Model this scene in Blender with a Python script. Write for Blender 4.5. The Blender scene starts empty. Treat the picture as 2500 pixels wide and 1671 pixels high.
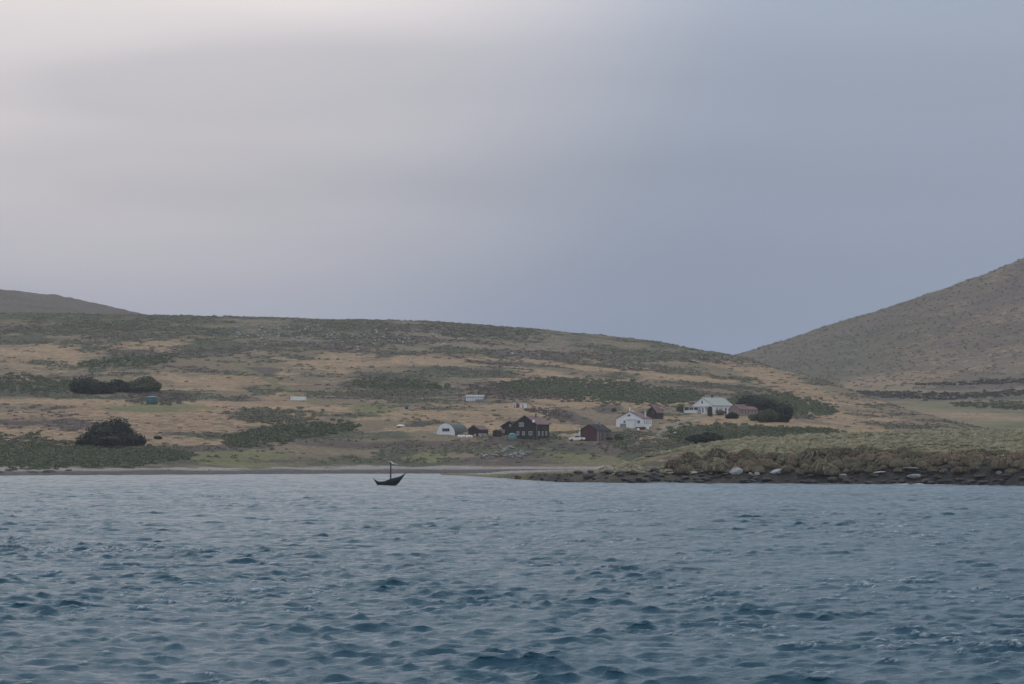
import bpy, math, random
import numpy as np
from mathutils import Vector, Matrix

# ------------------------------------------------------------------ scene, camera, sky, sun
scene = bpy.context.scene
COL = scene.collection
rng = np.random.default_rng(7)
random.seed(7)
R = math.radians

F = 6944.0        # focal length in photograph pixels (100 mm on a 36 mm sensor, 2500 px wide)
H = 7.4           # camera height above the water (deck of a ship)
YH = 1100.0       # row of the true horizon in the photograph

cam_d = bpy.data.cameras.new('camera')
cam = bpy.data.objects.new('camera', cam_d); COL.objects.link(cam)
cam.location = (0, 0, H); cam.rotation_euler = (R(90), 0, 0)
cam_d.sensor_width = 36.0; cam_d.lens = 100.0
cam_d.shift_y = (YH - 835.5) / 2500.0
cam_d.clip_start = 1.0; cam_d.clip_end = 12000.0
scene.camera = cam

SUN_AZ, SUN_EL = -14.0, 50.0          # behind the overcast, ahead and a little to the left
def direction(az, el):
    return (math.sin(R(az)) * math.cos(R(el)), math.cos(R(az)) * math.cos(R(el)), math.sin(R(el)))

def nd(nt, typ, **kw):
    n = nt.nodes.new(typ)
    for k, v in kw.items():
        if k.startswith('i_'):
            key = k[2:]
            key = int(key) if key.isdigit() else key
            n.inputs[key].default_value = v
        else:
            setattr(n, k, v)
    return n

world = bpy.data.worlds.new('World'); scene.world = world; world.use_nodes = True
wt = world.node_tree; wt.nodes.clear()
wl = wt.links.new
w_out = nd(wt, 'ShaderNodeOutputWorld'); w_bg = nd(wt, 'ShaderNodeBackground')
w_bg.inputs['Strength'].default_value = 0.1
sky = nd(wt, 'ShaderNodeTexSky', sky_type='NISHITA', sun_disc=False)
sky.sun_elevation = R(SUN_EL); sky.sun_rotation = R(SUN_AZ); sky.air_density = 1.4; sky.dust_density = 3.0
tc = nd(wt, 'ShaderNodeTexCoord')
nrm = nd(wt, 'ShaderNodeVectorMath', operation='NORMALIZE'); wl(tc.outputs['Generated'], nrm.inputs[0])
sep = nd(wt, 'ShaderNodeSeparateXYZ'); wl(nrm.outputs[0], sep.inputs[0])
# brightness of the cloud sheet rises from the horizon to the zenith
elev = nd(wt, 'ShaderNodeMapRange', interpolation_type='SMOOTHSTEP'); wl(sep.outputs['Z'], elev.inputs['Value'])
elev.inputs['From Min'].default_value = -0.05; elev.inputs['From Max'].default_value = 0.52
basec = nd(wt, 'ShaderNodeMix', data_type='RGBA'); wl(elev.outputs[0], basec.inputs['Factor'])
basec.inputs[6].default_value = (1.80, 2.36, 3.58, 1); basec.inputs[7].default_value = (7.6, 8.2, 9.2, 1)
# glow of the hidden sun through the cloud
dot = nd(wt, 'ShaderNodeVectorMath', operation='DOT_PRODUCT'); wl(nrm.outputs[0], dot.inputs[0])
dot.inputs[1].default_value = direction(-8.0, 12.0)
glow = nd(wt, 'ShaderNodeMapRange', interpolation_type='SMOOTHSTEP'); wl(dot.outputs['Value'], glow.inputs['Value'])
glow.inputs['From Min'].default_value = math.cos(R(15.5)); glow.inputs['From Max'].default_value = math.cos(R(1.5))
# soft streaks and banks in the cloud
mp = nd(wt, 'ShaderNodeMapping'); wl(nrm.outputs[0], mp.inputs['Vector'])
mp.inputs['Scale'].default_value = (3.2, 3.2, 20.0); mp.inputs['Rotation'].default_value = (0.0, R(-5), 0.0)
mp.inputs['Location'].default_value = (11.32, 5.36, 4.97)
cn = nd(wt, 'ShaderNodeTexNoise', noise_dimensions='3D'); wl(mp.outputs[0], cn.inputs['Vector'])
cn.inputs['Scale'].default_value = 1.0; cn.inputs['Detail'].default_value = 3.0; cn.inputs['Roughness'].default_value = 0.36
cl = nd(wt, 'ShaderNodeMapRange'); wl(cn.outputs['Fac'], cl.inputs['Value'])
cl.inputs['From Min'].default_value = 0.3; cl.inputs['From Max'].default_value = 0.7
cl.inputs['To Min'].default_value = 0.68; cl.inputs['To Max'].default_value = 1.25
gp = nd(wt, 'ShaderNodeMath', operation='POWER'); wl(glow.outputs[0], gp.inputs[0]); gp.inputs[1].default_value = 2.1
lowc = nd(wt, 'ShaderNodeMapRange', interpolation_type='SMOOTHSTEP'); wl(sep.outputs['Z'], lowc.inputs['Value'])      # thicker cloud low down
lowc.inputs['From Min'].default_value = 0.04; lowc.inputs['From Max'].default_value = 0.09; lowc.inputs['To Min'].default_value = 0.58; lowc.inputs['To Max'].default_value = 1.05
gq = nd(wt, 'ShaderNodeMath', operation='MULTIPLY'); wl(gp.outputs[0], gq.inputs[0]); wl(lowc.outputs[0], gq.inputs[1])
gm = nd(wt, 'ShaderNodeMath', operation='MULTIPLY'); wl(gq.outputs[0], gm.inputs[0]); wl(cl.outputs[0], gm.inputs[1])
gcol = nd(wt, 'ShaderNodeMix', data_type='RGBA', blend_type='ADD'); wl(gm.outputs[0], gcol.inputs['Factor'])
wl(basec.outputs[2], gcol.inputs[6]); gcol.inputs[7].default_value = (5.0, 3.75, 2.6, 1)
ncol = nd(wt, 'ShaderNodeMapRange'); wl(cn.outputs['Fac'], ncol.inputs['Value'])
ncol.inputs['From Min'].default_value = 0.3; ncol.inputs['From Max'].default_value = 0.7
ncol.inputs['To Min'].default_value = 0.89; ncol.inputs['To Max'].default_value = 1.10
cmul = nd(wt, 'ShaderNodeVectorMath', operation='SCALE'); wl(gcol.outputs[2], cmul.inputs[0]); wl(ncol.outputs[0], cmul.inputs['Scale'])
hz = nd(wt, 'ShaderNodeMapRange', interpolation_type='SMOOTHSTEP'); wl(sep.outputs['Z'], hz.inputs['Value'])           # pale strip of far air along the horizon
for k_, v_ in (('From Min', 0.02), ('From Max', 0.065), ('To Min', 1.20), ('To Max', 1.0)): hz.inputs[k_].default_value = v_
cml2 = nd(wt, 'ShaderNodeVectorMath', operation='SCALE'); wl(cmul.outputs[0], cml2.inputs[0]); wl(hz.outputs[0], cml2.inputs['Scale'])
wmix = nd(wt, 'ShaderNodeMix', data_type='RGBA'); wmix.inputs['Factor'].default_value = 0.94
wl(sky.outputs[0], wmix.inputs[6]); wl(cml2.outputs[0], wmix.inputs[7])
wl(wmix.outputs[2], w_bg.inputs['Color']); wl(w_bg.outputs[0], w_out.inputs['Surface'])

sun_d = bpy.data.lights.new('sun', 'SUN'); sun_d.energy = 0.5; sun_d.angle = R(50); sun_d.color = (1.0, 0.94, 0.86)
sun = bpy.data.objects.new('sun', sun_d); COL.objects.link(sun)
sun.rotation_euler = Vector(direction(SUN_AZ, SUN_EL)).to_track_quat('Z', 'Y').to_euler()

scene.view_settings.view_transform = 'Standard'; scene.view_settings.look = 'None'
scene.view_settings.exposure = 0.0; scene.view_settings.gamma = 1.0
scene.view_settings.use_curve_mapping = False
scene.render.engine = 'CYCLES'
scene.cycles.max_bounces = 6; scene.cycles.volume_bounces = 0
scene.cycles.caustics_reflective = False; scene.cycles.caustics_refractive = False
scene.cycles.use_denoising = True; scene.cycles.denoiser = 'OPENIMAGEDENOISE'

# ------------------------------------------------------------------ small helpers
def px(u, Y): return (u - 1250.0) / F * Y
def pz(y, Y): return H + (YH - y) * Y / F

_h = {}
def _lattice(seed):
    if seed not in _h:
        _h[seed] = np.random.default_rng(seed + 1000).random((256, 256)).astype(np.float32)
    return _h[seed]
def vnoise(x, y, seed=0):
    L = _lattice(seed)
    xi = np.floor(x); yi = np.floor(y); fx = x - xi; fy = y - yi
    fx = fx * fx * (3 - 2 * fx); fy = fy * fy * (3 - 2 * fy)
    xi = xi.astype(np.int64) & 255; yi = yi.astype(np.int64) & 255; x1 = (xi + 1) & 255; y1 = (yi + 1) & 255
    return (L[yi, xi] * (1 - fx) + L[yi, x1] * fx) * (1 - fy) + (L[y1, xi] * (1 - fx) + L[y1, x1] * fx) * fy
def fbm(x, y, scale, octaves=4, seed=0, gain=0.5):
    x = np.asarray(x, float); y = np.asarray(y, float)
    s = 0.0; a = 1.0; t = 0.0; k = 1.0 / scale
    for o in range(octaves):
        s = s + a * vnoise(x * k + 17.3 * o, y * k + 9.1 * o, seed + o); t += a; a *= gain; k *= 2.03
    return s / t
def sstep(a, b, x):
    t = np.clip((x - a) / (b - a), 0, 1); return t * t * (3 - 2 * t)

def mesh_np(name, V, polys, mats=None, smooth=False, attrs=None):
    """V (n,3); polys (m,k) with one k, or list of tuples"""
    me = bpy.data.meshes.new(name)
    V = np.asarray(V, np.float32).reshape(-1, 3)
    if isinstance(polys, np.ndarray):
        m, k = polys.shape
        me.vertices.add(len(V)); me.vertices.foreach_set('co', V.ravel())
        me.loops.add(m * k); me.loops.foreach_set('vertex_index', polys.astype(np.int32).ravel())
        me.polygons.add(m)
        me.polygons.foreach_set('loop_start', np.arange(0, m * k, k, dtype=np.int32))
        me.polygons.foreach_set('loop_total', np.full(m, k, np.int32))
        me.update(calc_edges=True)
    else:
        me.from_pydata(V.tolist(), [], polys)
    if smooth:
        me.polygons.foreach_set('use_smooth', np.ones(len(me.polygons), bool))
    for an, arr in (attrs or {}).items():
        arr = np.asarray(arr, np.float32)
        if arr.ndim == 2:
            at = me.attributes.new(an, 'FLOAT_COLOR', 'POINT'); at.data.foreach_set('color', arr.ravel())
        else:
            at = me.attributes.new(an, 'FLOAT', 'POINT'); at.data.foreach_set('value', arr.ravel())
    if mats is not None: me.materials.append(mats)
    me.update()
    return me
def link(name, me, parent=None, loc=None, rz=0.0):
    o = bpy.data.objects.new(name, me); COL.objects.link(o)
    if parent is not None: o.parent = parent
    if loc is not None: o.location = loc
    if rz: o.rotation_euler = (0, 0, rz)
    return o
def tag(o, label=None, cat=None, group=None, kind=None):
    if label: o['label'] = label
    if cat: o['category'] = cat
    if group: o['group'] = group
    if kind: o['kind'] = kind
    return o
def empty(name, loc, rz=0.0):
    o = bpy.data.objects.new(name, None); COL.objects.link(o); o.location = loc; o.rotation_euler = (0, 0, rz)
    o.empty_display_size = 0.5
    return o

class MB:
    """collects simple solids into one mesh"""
    def __init__(s): s.v = []; s.f = []
    def box(s, x0, x1, y0, y1, z0, z1):
        b = len(s.v)
        s.v += [(x0,y0,z0),(x1,y0,z0),(x1,y1,z0),(x0,y1,z0),(x0,y0,z1),(x1,y0,z1),(x1,y1,z1),(x0,y1,z1)]
        s.f += [tuple(b+i for i in q) for q in ((3,2,1,0),(4,5,6,7),(0,1,5,4),(1,2,6,5),(2,3,7,6),(3,0,4,7))]
        return s
    def extrude(s, prof, axis, a, b):
        """closed profile (p,q) pushed along axis 'x' or 'y' from a to b; profile in the (other, z) plane"""
        n = len(prof); i0 = len(s.v)
        for c in (a, b):
            for (p, q) in prof:
                s.v.append((c, p, q) if axis == 'x' else (p, c, q))
        s.f.append(tuple(i0 + i for i in range(n))); s.f.append(tuple(i0 + n + i for i in reversed(range(n))))
        for i in range(n):
            j = (i + 1) % n
            s.f.append((i0 + j, i0 + i, i0 + n + i, i0 + n + j))
        return s
    def tube(s, pts, r0, r1=None, n=10, cap=True):
        r1 = r0 if r1 is None else r1
        i0 = len(s.v); m = len(pts)
        for k, p in enumerate(pts):
            p = Vector(p)
            t = (Vector(pts[min(k+1, m-1)]) - Vector(pts[max(k-1, 0)])).normalized()
            a = Vector((0,0,1)) if abs(t.z) < 0.9 else Vector((1,0,0))
            e1 = t.cross(a).normalized(); e2 = t.cross(e1).normalized()
            r = r0 + (r1 - r0) * k / max(1, m - 1)
            for i in range(n):
                q = p + (e1 * math.cos(2*math.pi*i/n) + e2 * math.sin(2*math.pi*i/n)) * r
                s.v.append(tuple(q))
        for k in range(m - 1):
            for i in range(n):
                j = (i + 1) % n
                s.f.append((i0+k*n+i, i0+k*n+j, i0+(k+1)*n+j, i0+(k+1)*n+i))
        if cap:
            s.f.append(tuple(i0 + i for i in reversed(range(n)))); s.f.append(tuple(i0+(m-1)*n+i for i in range(n)))
        return s
    def lathe(s, prof, cx=0, cy=0, n=20):
        i0 = len(s.v); m = len(prof)
        for (r, z) in prof:
            for i in range(n):
                s.v.append((cx + r*math.cos(2*math.pi*i/n), cy + r*math.sin(2*math.pi*i/n), z))
        for k in range(m - 1):
            for i in range(n):
                j = (i + 1) % n
                s.f.append((i0+k*n+i, i0+k*n+j, i0+(k+1)*n+j, i0+(k+1)*n+i))
        s.f.append(tuple(i0 + i for i in reversed(range(n)))); s.f.append(tuple(i0+(m-1)*n+i for i in range(n)))
        return s
    def build(s, name, mat, parent=None, smooth=False, loc=None):
        me = mesh_np(name, s.v, s.f, mat, smooth)
        import bmesh
        bm = bmesh.new(); bm.from_mesh(me); bmesh.ops.recalc_face_normals(bm, faces=bm.faces[:]); bm.to_mesh(me); bm.free()
        return link(name, me, parent, loc)

# ------------------------------------------------------------------ materials
def new_mat(name):
    m = bpy.data.materials.new(name); m.use_nodes = True
    nt = m.node_tree; bs = nt.nodes['Principled BSDF']
    return m, nt, bs
def ramp(nt, fac, stops):
    r = nd(nt, 'ShaderNodeValToRGB'); nt.links.new(fac, r.inputs['Fac'])
    e = r.color_ramp.elements
    e[0].position, e[0].color = stops[0][0], (*stops[0][1], 1)
    e[1].position, e[1].color = stops[-1][0], (*stops[-1][1], 1)
    for p, c in stops[1:-1]:
        n = e.new(p); n.color = (*c, 1)
    return r.outputs['Color']
def mixc(nt, fac, a, b, blend='MIX'):
    m = nd(nt, 'ShaderNodeMix', data_type='RGBA', blend_type=blend)
    for sock, v in ((m.inputs['Factor'], fac), (m.inputs[6], a), (m.inputs[7], b)):
        if isinstance(v, (int, float)): sock.default_value = v
        elif isinstance(v, tuple): sock.default_value = (*v, 1)
        else: nt.links.new(v, sock)
    return m.outputs[2]
def noise(nt, scale, detail=4.0, rough=0.55, vec=None, coord='Object'):
    if vec is None:
        t = nd(nt, 'ShaderNodeTexCoord'); vec = t.outputs[coord]
    n = nd(nt, 'ShaderNodeTexNoise'); nt.links.new(vec, n.inputs['Vector'])
    n.inputs['Scale'].default_value = scale; n.inputs['Detail'].default_value = detail; n.inputs['Roughness'].default_value = rough
    return n.outputs['Fac']
def mrange(nt, v, a, b, c=0.0, d=1.0, smooth=False):
    m = nd(nt, 'ShaderNodeMapRange'); nt.links.new(v, m.inputs['Value'])
    if smooth: m.interpolation_type = 'SMOOTHSTEP'
    for k, x in zip(('From Min', 'From Max', 'To Min', 'To Max'), (a, b, c, d)): m.inputs[k].default_value = x
    return m.outputs[0]
def bump(nt, bs, h, strength, dist):
    b = nd(nt, 'ShaderNodeBump'); nt.links.new(h, b.inputs['Height'])
    b.inputs['Strength'].default_value = strength; b.inputs['Distance'].default_value = dist
    nt.links.new(b.outputs[0], bs.inputs['Normal'])

def paint(name, col, rough=0.6, var=0.25, scale=1.2, metal=0.0, ridges=None):
    """weathered painted or bare surface: base colour with blotches and streaks; ridges = spacing of boards or corrugation"""
    m, nt, bs = new_mat(name)
    t = nd(nt, 'ShaderNodeTexCoord')
    mpn = nd(nt, 'ShaderNodeMapping'); nt.links.new(t.outputs['Object'], mpn.inputs['Vector']); mpn.inputs['Scale'].default_value = (1, 1, 0.35)
    n1 = noise(nt, scale, 5, 0.6, mpn.outputs[0])
    lo = tuple(c * (1 - var) for c in col); hi = tuple(min(1, c * (1 + var * 0.6)) for c in col)
    c = mixc(nt, mrange(nt, n1, 0.3, 0.7), lo, hi)
    nt.links.new(c, bs.inputs['Base Color'])
    bs.inputs['Roughness'].default_value = rough; bs.inputs['Metallic'].default_value = metal
    bs.inputs['Specular IOR Level'].default_value = 0.3
    if ridges:
        ax, sp = ridges
        w = nd(nt, 'ShaderNodeTexWave', wave_type='BANDS', bands_direction=ax); nt.links.new(t.outputs['Object'], w.inputs['Vector'])
        w.inputs['Scale'].default_value = 1.0 / sp * 0.314; w.inputs['Distortion'].default_value = 0.2
        bump(nt, bs, w.outputs['Fac'], 0.6, 0.05)
    return m

M = {}
M['black_wall'] = paint('dark stained boards', (0.043, 0.035, 0.034), 0.8, 0.3, ridges=('Z', 0.2))
M['red_roof'] = paint('faded red iron', (0.135, 0.055, 0.062), 0.55, 0.3, ridges=('X', 0.25))
M['dark_roof'] = paint('dark iron', (0.020, 0.023, 0.025), 0.85, 0.3, ridges=('X', 0.25))
M['hut_roof'] = paint('grey green hut iron', (0.075, 0.095, 0.088), 0.6, 0.25, ridges=('Y', 0.3))
M['green_roof'] = paint('pale green iron', (0.30, 0.33, 0.30), 0.5, 0.15, ridges=('X', 0.25))
M['white_wall'] = paint('white boards', (0.86, 0.86, 0.85), 0.6, 0.10, ridges=('Z', 0.2))
M['white'] = paint('white paint', (0.86, 0.86, 0.85), 0.5, 0.10)
M['pale_wall'] = paint('pale weathered boards', (0.36, 0.33, 0.32), 0.75, 0.2)
M['pink_wall'] = paint('pinkish render', (0.30, 0.235, 0.215), 0.8, 0.2)
M['barn_red'] = paint('dull red iron wall', (0.095, 0.040, 0.044), 0.7, 0.25, ridges=('X', 0.25))
M['brown_wall'] = paint('brown boards', (0.13, 0.105, 0.105), 0.8, 0.3, ridges=('Z', 0.2))
M['red'] = paint('red paint', (0.30, 0.045, 0.05), 0.5, 0.25)
M['maroon'] = paint('maroon paint', (0.17, 0.04, 0.05), 0.5, 0.25)
M['orange'] = paint('faded orange plastic', (0.62, 0.26, 0.18), 0.5, 0.2)
M['teal'] = paint('teal tank plastic', (0.11, 0.235, 0.23), 0.5, 0.2)
M['green_tank'] = paint('green tank', (0.035, 0.125, 0.12), 0.5, 0.2)
M['tank_top'] = paint('pale tank lid', (0.22, 0.30, 0.33), 0.5, 0.15)
M['blue'] = paint('blue plastic', (0.03, 0.10, 0.17), 0.5, 0.2)
M['blue_door'] = paint('blue door', (0.035, 0.05, 0.13), 0.5, 0.2)
M['grey'] = paint('grey metal', (0.25, 0.27, 0.29), 0.5, 0.25)
M['dark'] = paint('dark metal', (0.02, 0.02, 0.022), 0.6, 0.3)
M['rust'] = paint('rusty dark machine', (0.045, 0.022, 0.022), 0.7, 0.4)
M['wood'] = paint('weathered grey timber', (0.16, 0.155, 0.155), 0.85, 0.35)
M['tyre'] = paint('tyre rubber', (0.014, 0.014, 0.015), 0.85, 0.2)
M['bark'] = paint('bark', (0.05, 0.04, 0.033), 0.9, 0.4)
def glass(name):
    m, nt, bs = new_mat(name)
    bs.inputs['Base Color'].default_value = (0.02, 0.025, 0.032, 1); bs.inputs['Roughness'].default_value = 0.08
    return m
M['glass'] = glass('window glass')

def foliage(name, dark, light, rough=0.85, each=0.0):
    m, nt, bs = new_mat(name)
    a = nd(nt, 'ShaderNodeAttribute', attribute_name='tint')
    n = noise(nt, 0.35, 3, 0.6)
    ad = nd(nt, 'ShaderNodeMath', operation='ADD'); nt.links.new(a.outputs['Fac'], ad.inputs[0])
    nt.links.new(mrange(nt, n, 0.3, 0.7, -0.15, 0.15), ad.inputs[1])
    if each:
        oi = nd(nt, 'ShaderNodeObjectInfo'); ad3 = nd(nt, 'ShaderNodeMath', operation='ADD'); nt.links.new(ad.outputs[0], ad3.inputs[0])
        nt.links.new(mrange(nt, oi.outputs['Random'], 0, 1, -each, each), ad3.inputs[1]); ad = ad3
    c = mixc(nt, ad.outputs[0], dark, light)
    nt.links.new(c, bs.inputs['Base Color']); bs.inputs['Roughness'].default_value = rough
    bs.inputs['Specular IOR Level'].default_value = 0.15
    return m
M['conifer'] = foliage('dark evergreen', (0.011, 0.015, 0.013), (0.048, 0.054, 0.040))  # tint range widened so leaf colour imitates lit sides of the crowns
M['gorse'] = foliage('gorse green', (0.055, 0.066, 0.035), (0.112, 0.124, 0.068))
M['scrub'] = foliage('olive scrub', (0.085, 0.086, 0.055), (0.19, 0.175, 0.115))
M['heath'] = foliage('brown heath', (0.085, 0.066, 0.055), (0.165, 0.130, 0.105))
M['hill_tuft'] = foliage('hill grass tufts', (0.125, 0.11, 0.085), (0.20, 0.175, 0.135))
M['heath_dark'] = foliage('dark brown heath', (0.045, 0.038, 0.034), (0.09, 0.075, 0.062))
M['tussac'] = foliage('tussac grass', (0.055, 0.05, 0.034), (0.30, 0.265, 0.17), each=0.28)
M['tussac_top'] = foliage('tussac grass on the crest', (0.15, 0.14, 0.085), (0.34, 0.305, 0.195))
M['tussac_dry'] = foliage('dry tussac grass', (0.06, 0.046, 0.034), (0.32, 0.24, 0.16), each=0.28)

def stone(name, lo, hi, scale=1.5):
    m, nt, bs = new_mat(name)
    n = noise(nt, scale, 6, 0.65)
    c = ramp(nt, n, [(0.3, lo), (0.65, hi)])
    nt.links.new(c, bs.inputs['Base Color']); bs.inputs['Roughness'].default_value = 0.85
    n2 = noise(nt, scale * 4, 5, 0.6); bump(nt, bs, n2, 0.6, 0.15)
    return m
M['dark_rock'] = stone('wet dark rock', (0.018, 0.017, 0.018), (0.075, 0.068, 0.062))
M['pale_rock'] = stone('pale boulder', (0.26, 0.25, 0.25), (0.50, 0.49, 0.50))
M['grey_rock'] = stone('grey lichened rock', (0.12, 0.115, 0.11), (0.36, 0.35, 0.335))

# ------------------------------------------------------------------ terrain: height fields on fan grids
def fan_axis(lo, hi, step, outer):
    inner = np.arange(lo, hi + step, step)
    left = []; v = lo; s = step
    while v > outer[0]: s *= 1.22; v -= s; left.append(v)
    right = []; v = inner[-1]; s = step
    while v < outer[1]: s *= 1.22; v += s; right.append(v)
    return np.array(left[::-1] + inner.tolist() + right)

class Field:
    """height field: for every column u control points (Y, z), joined by monotone cubic curves"""
    def __init__(s, U, Yc, Zc, nY, lin=None):
        # Yc, Zc : (K, nu)
        s.U = U; K, nu = Yc.shape
        s.Y0 = Yc.min(); s.Y1 = Yc.max()
        s.Yg = np.geomspace(s.Y0, s.Y1, nY) if lin is None else lin
        Z = np.empty((len(s.Yg), nu))
        for j in range(nu):
            Z[:, j] = pchip(Yc[:, j], Zc[:, j], s.Yg)
        s.Z = Z
    def XY(s):
        return (s.U[None, :] - 1250) / F * s.Yg[:, None], np.repeat(s.Yg[:, None], len(s.U), 1)
    def at(s, X, Y):
        X = np.asarray(X, float); Y = np.asarray(Y, float)
        u = X / Y * F + 1250
        j = np.clip(np.searchsorted(s.U, u) - 1, 0, len(s.U) - 2); i = np.clip(np.searchsorted(s.Yg, Y) - 1, 0, len(s.Yg) - 2)
        a = np.clip((u - s.U[j]) / (s.U[j+1] - s.U[j]), 0, 1); b = np.clip((Y - s.Yg[i]) / (s.Yg[i+1] - s.Yg[i]), 0, 1)
        return (s.Z[i, j]*(1-a) + s.Z[i, j+1]*a)*(1-b) + (s.Z[i+1, j]*(1-a) + s.Z[i+1, j+1]*a)*b
    def faces(s):
        n = len(s.U); m = len(s.Yg)
        idx = np.arange(n * m).reshape(m, n)
        return np.stack([idx[:-1, :-1], idx[:-1, 1:], idx[1:, 1:], idx[1:, :-1]], -1).reshape(-1, 4)
    def find(s, u, y, Ymin=None):
        """first place along column u, going away from the camera, that shows at row y"""
        Ys = s.Yg if Ymin is None else s.Yg[s.Yg > Ymin]
        z = s.at((u - 1250) / F * Ys, Ys); yy = YH - (z - H) * F / Ys
        k = np.argmax(yy <= y)
        if yy[k] > y: k = int(np.argmin(yy))
        if k == 0: Y = Ys[0]
        else:
            t = (yy[k-1] - y) / max(1e-6, yy[k-1] - yy[k]); Y = Ys[k-1] + (Ys[k] - Ys[k-1]) * min(max(t, 0), 1)
        X = (u - 1250) / F * Y
        return X, Y, float(s.at(X, Y))

def pchip(x, y, q):
    h = np.diff(x); d = np.diff(y) / h
    m = np.zeros_like(y)
    for k in range(1, len(x) - 1):
        if d[k-1] * d[k] > 0:
            w1 = 2*h[k] + h[k-1]; w2 = h[k] + 2*h[k-1]
            m[k] = (w1 + w2) / (w1 / d[k-1] + w2 / d[k])
    m[0] = d[0]; m[-1] = d[-1]
    i = np.clip(np.searchsorted(x, q) - 1, 0, len(x) - 2)
    t = (q - x[i]) / h[i]
    return ((1+2*t)*(1-t)**2)*y[i] + t*(1-t)**2*h[i]*m[i] + t*t*(3-2*t)*y[i+1] + t*t*(t-1)*h[i]*m[i+1]

def ip(u, tab):
    a = np.array(tab, float); return np.interp(u, a[:, 0], a[:, 1])

# --- the main hillside
U1 = fan_axis(-160, 2660, 5.0, (-3500, 6000))
ridge = ip(U1, [(-3500,770),(0,767),(370,773),(600,778),(850,784),(1000,787),(1150,796),(1300,806),(1500,826),(1650,845),(1785,867),
                (1872,895),(2020,934),(2131,973),(2205,994),(2316,1024),(2400,1046),(2600,1060),(6000,1070)])
shore = ip(U1, [(-3500,1166),(0,1162),(400,1160),(850,1157.5),(1100,1157),(1250,1157),(6000,1157)])
Ysh = F * H / (shore - YH)
Yr = ip(U1, [(-3500,1750),(1500,1750),(1790,1690),(2000,1500),(2300,1190),(2500,1130),(6000,1130)])
base = [(1000,1075),(1060,1027),(1130,996),(1210,971),(1400,902),(1560,842)]
Yc = [Ysh - 60, Ysh - 12, Ysh, Ysh + 14, Ysh + 30]
Zc = [Ysh*0 - 6.0, Ysh*0 - 0.9, Ysh*0, Ysh*0 + 1.0, Ysh*0 + 2.3]
for (Y, y) in base:
    yy = 1075 + (y - 1075) * (1075 - ridge) / (1075 - 785.0)
    YY = 1000 + (Y - 1000) * (Yr - 1000) / 750.0
    Yc.append(YY); Zc.append(pz(yy, YY))
zr = pz(ridge, Yr)
Yc += [Yr, Yr + 160, Yr + 600, Yr + 1500]; Zc += [zr, zr - 3, zr - 40, zr - 90]
MAIN = Field(U1, np.array(Yc), np.array(Zc), 0,
             lin=np.concatenate([np.arange(780, 1300, 2.1), np.geomspace(1300, 1800, 160), np.geomspace(1810, 3200, 30)]))
X, Y = MAIN.XY()
land = sstep(3, 30, MAIN.Z) 
MAIN.Z += land * ((fbm(X, Y, 60, 3, 11) - 0.5) * 2.2 + (fbm(X, Y, 9, 3, 21) - 0.5) * 0.9) + sstep(0.3, 2, MAIN.Z) * (fbm(X, Y, 2.6, 2, 31) - 0.5) * 0.28

# where a point of the ground shows in the photograph: only used to say which vegetation grows there
u_ = X / Y * F + 1250; y_ = YH - (MAIN.Z - H) * F / Y
wob = (fbm(X, Y, 14, 4, 41) - 0.5) * 1.5
def patch(u0, u1, y0, y1, tilt=0.0, soft=0.35):
    cu, cy = (u0+u1)/2, (y0+y1)/2
    du = (u_ - cu) / ((u1-u0)/2); dy = (y_ - cy - tilt * (u_ - cu)) / ((y1-y0)/2)
    return sstep(1 + soft, 1 - soft, np.sqrt(du*du + dy*dy) + wob)
n1 = fbm(X, Y * 0.8, 46, 5, 51, 0.58); n2 = fbm(X, Y * 0.8, 30, 5, 61, 0.6); n3 = fbm(X, Y, 55, 4, 71, 0.55)
hgt = np.clip((y_ - 780) / 300, 0, 1)           # 0 at the ridge, 1 near the shore
tan = sstep(0.51, 0.64, n1 + 0.10 * (hgt - 0.55)) * sstep(830, 870, y_ + 60 * (n3 - 0.5) + 0.02 * (600 - u_))
grn = sstep(0.50, 0.60, n2 - 0.03)
brn = sstep(0.55, 0.66, n3)
for p in [(330,660,1008,1046),(-100,200,1040,1082),(-60,170,1004,1026),(640,760,960,1005),(870,1300,1002,1030),(1300,1540,955,1012),(1660,1900,1014,1044),
          (-50,260,838,900),(280,520,830,860),(760,1000,990,1012),(1060,1260,1020,1042),(1850,2100,960,1000,0.38),(1900,2200,1010,1040,0.3),
          (880,1010,1050,1066),(1350,1480,1060,1080),(930,1300,1040,1056),(1520,1660,1060,1084), (1230,1420,905,930,0.15),(1640,2150,905,945,0.36),
          (760,900,860,900,-0.2),(1180,1400,985,1015)]:
    tan = np.maximum(tan, patch(*p) * 0.78)
for p in [(-200,470,1086,1136),(440,1000,1052,1074),(640,860,1034,1084),(560,700,998,1030),(220,430,866,896),(430,620,832,870),(-120,130,815,840),(60,130,880,892),
          (870,1080,912,950),(1000,1250,898,925),(1180,1480,1085,1120),(1050,1170,1085,1096),(-100,420,762,782),(1500,1660,1085,1130),(-80,180,950,968)]:
    g = patch(*p); grn = np.maximum(grn, g); tan = tan * (1 - g)
for p in [(320,470,952,986),(700,920,1072,1094),(1180,1320,940,972),(1440,1520,990,1014),(1340,1440,1000,1030,0.3),(820,1160,1076,1100),(600,680,896,916)]:
    g = patch(*p); brn = np.maximum(brn, g * 0.95); tan = tan * (1 - g); grn = grn * (1 - g)
lush = np.maximum.reduce([patch(250,500,984,1006), patch(460,720,1100,1134), patch(860,960,990,1010), patch(560,800,868,992,0.52)*0.0,
                          patch(1000,1100,1100,1128), patch(1330,1500,1108,1130), patch(1720,2000,850,870)*0.0])
trk = sstep(14, 5, np.abs(u_ - (560 + (y_ - 880) * 1.95))) * sstep(870, 890, y_) * sstep(992, 980, y_)
lush = np.maximum(lush, trk * 0.8)
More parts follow.
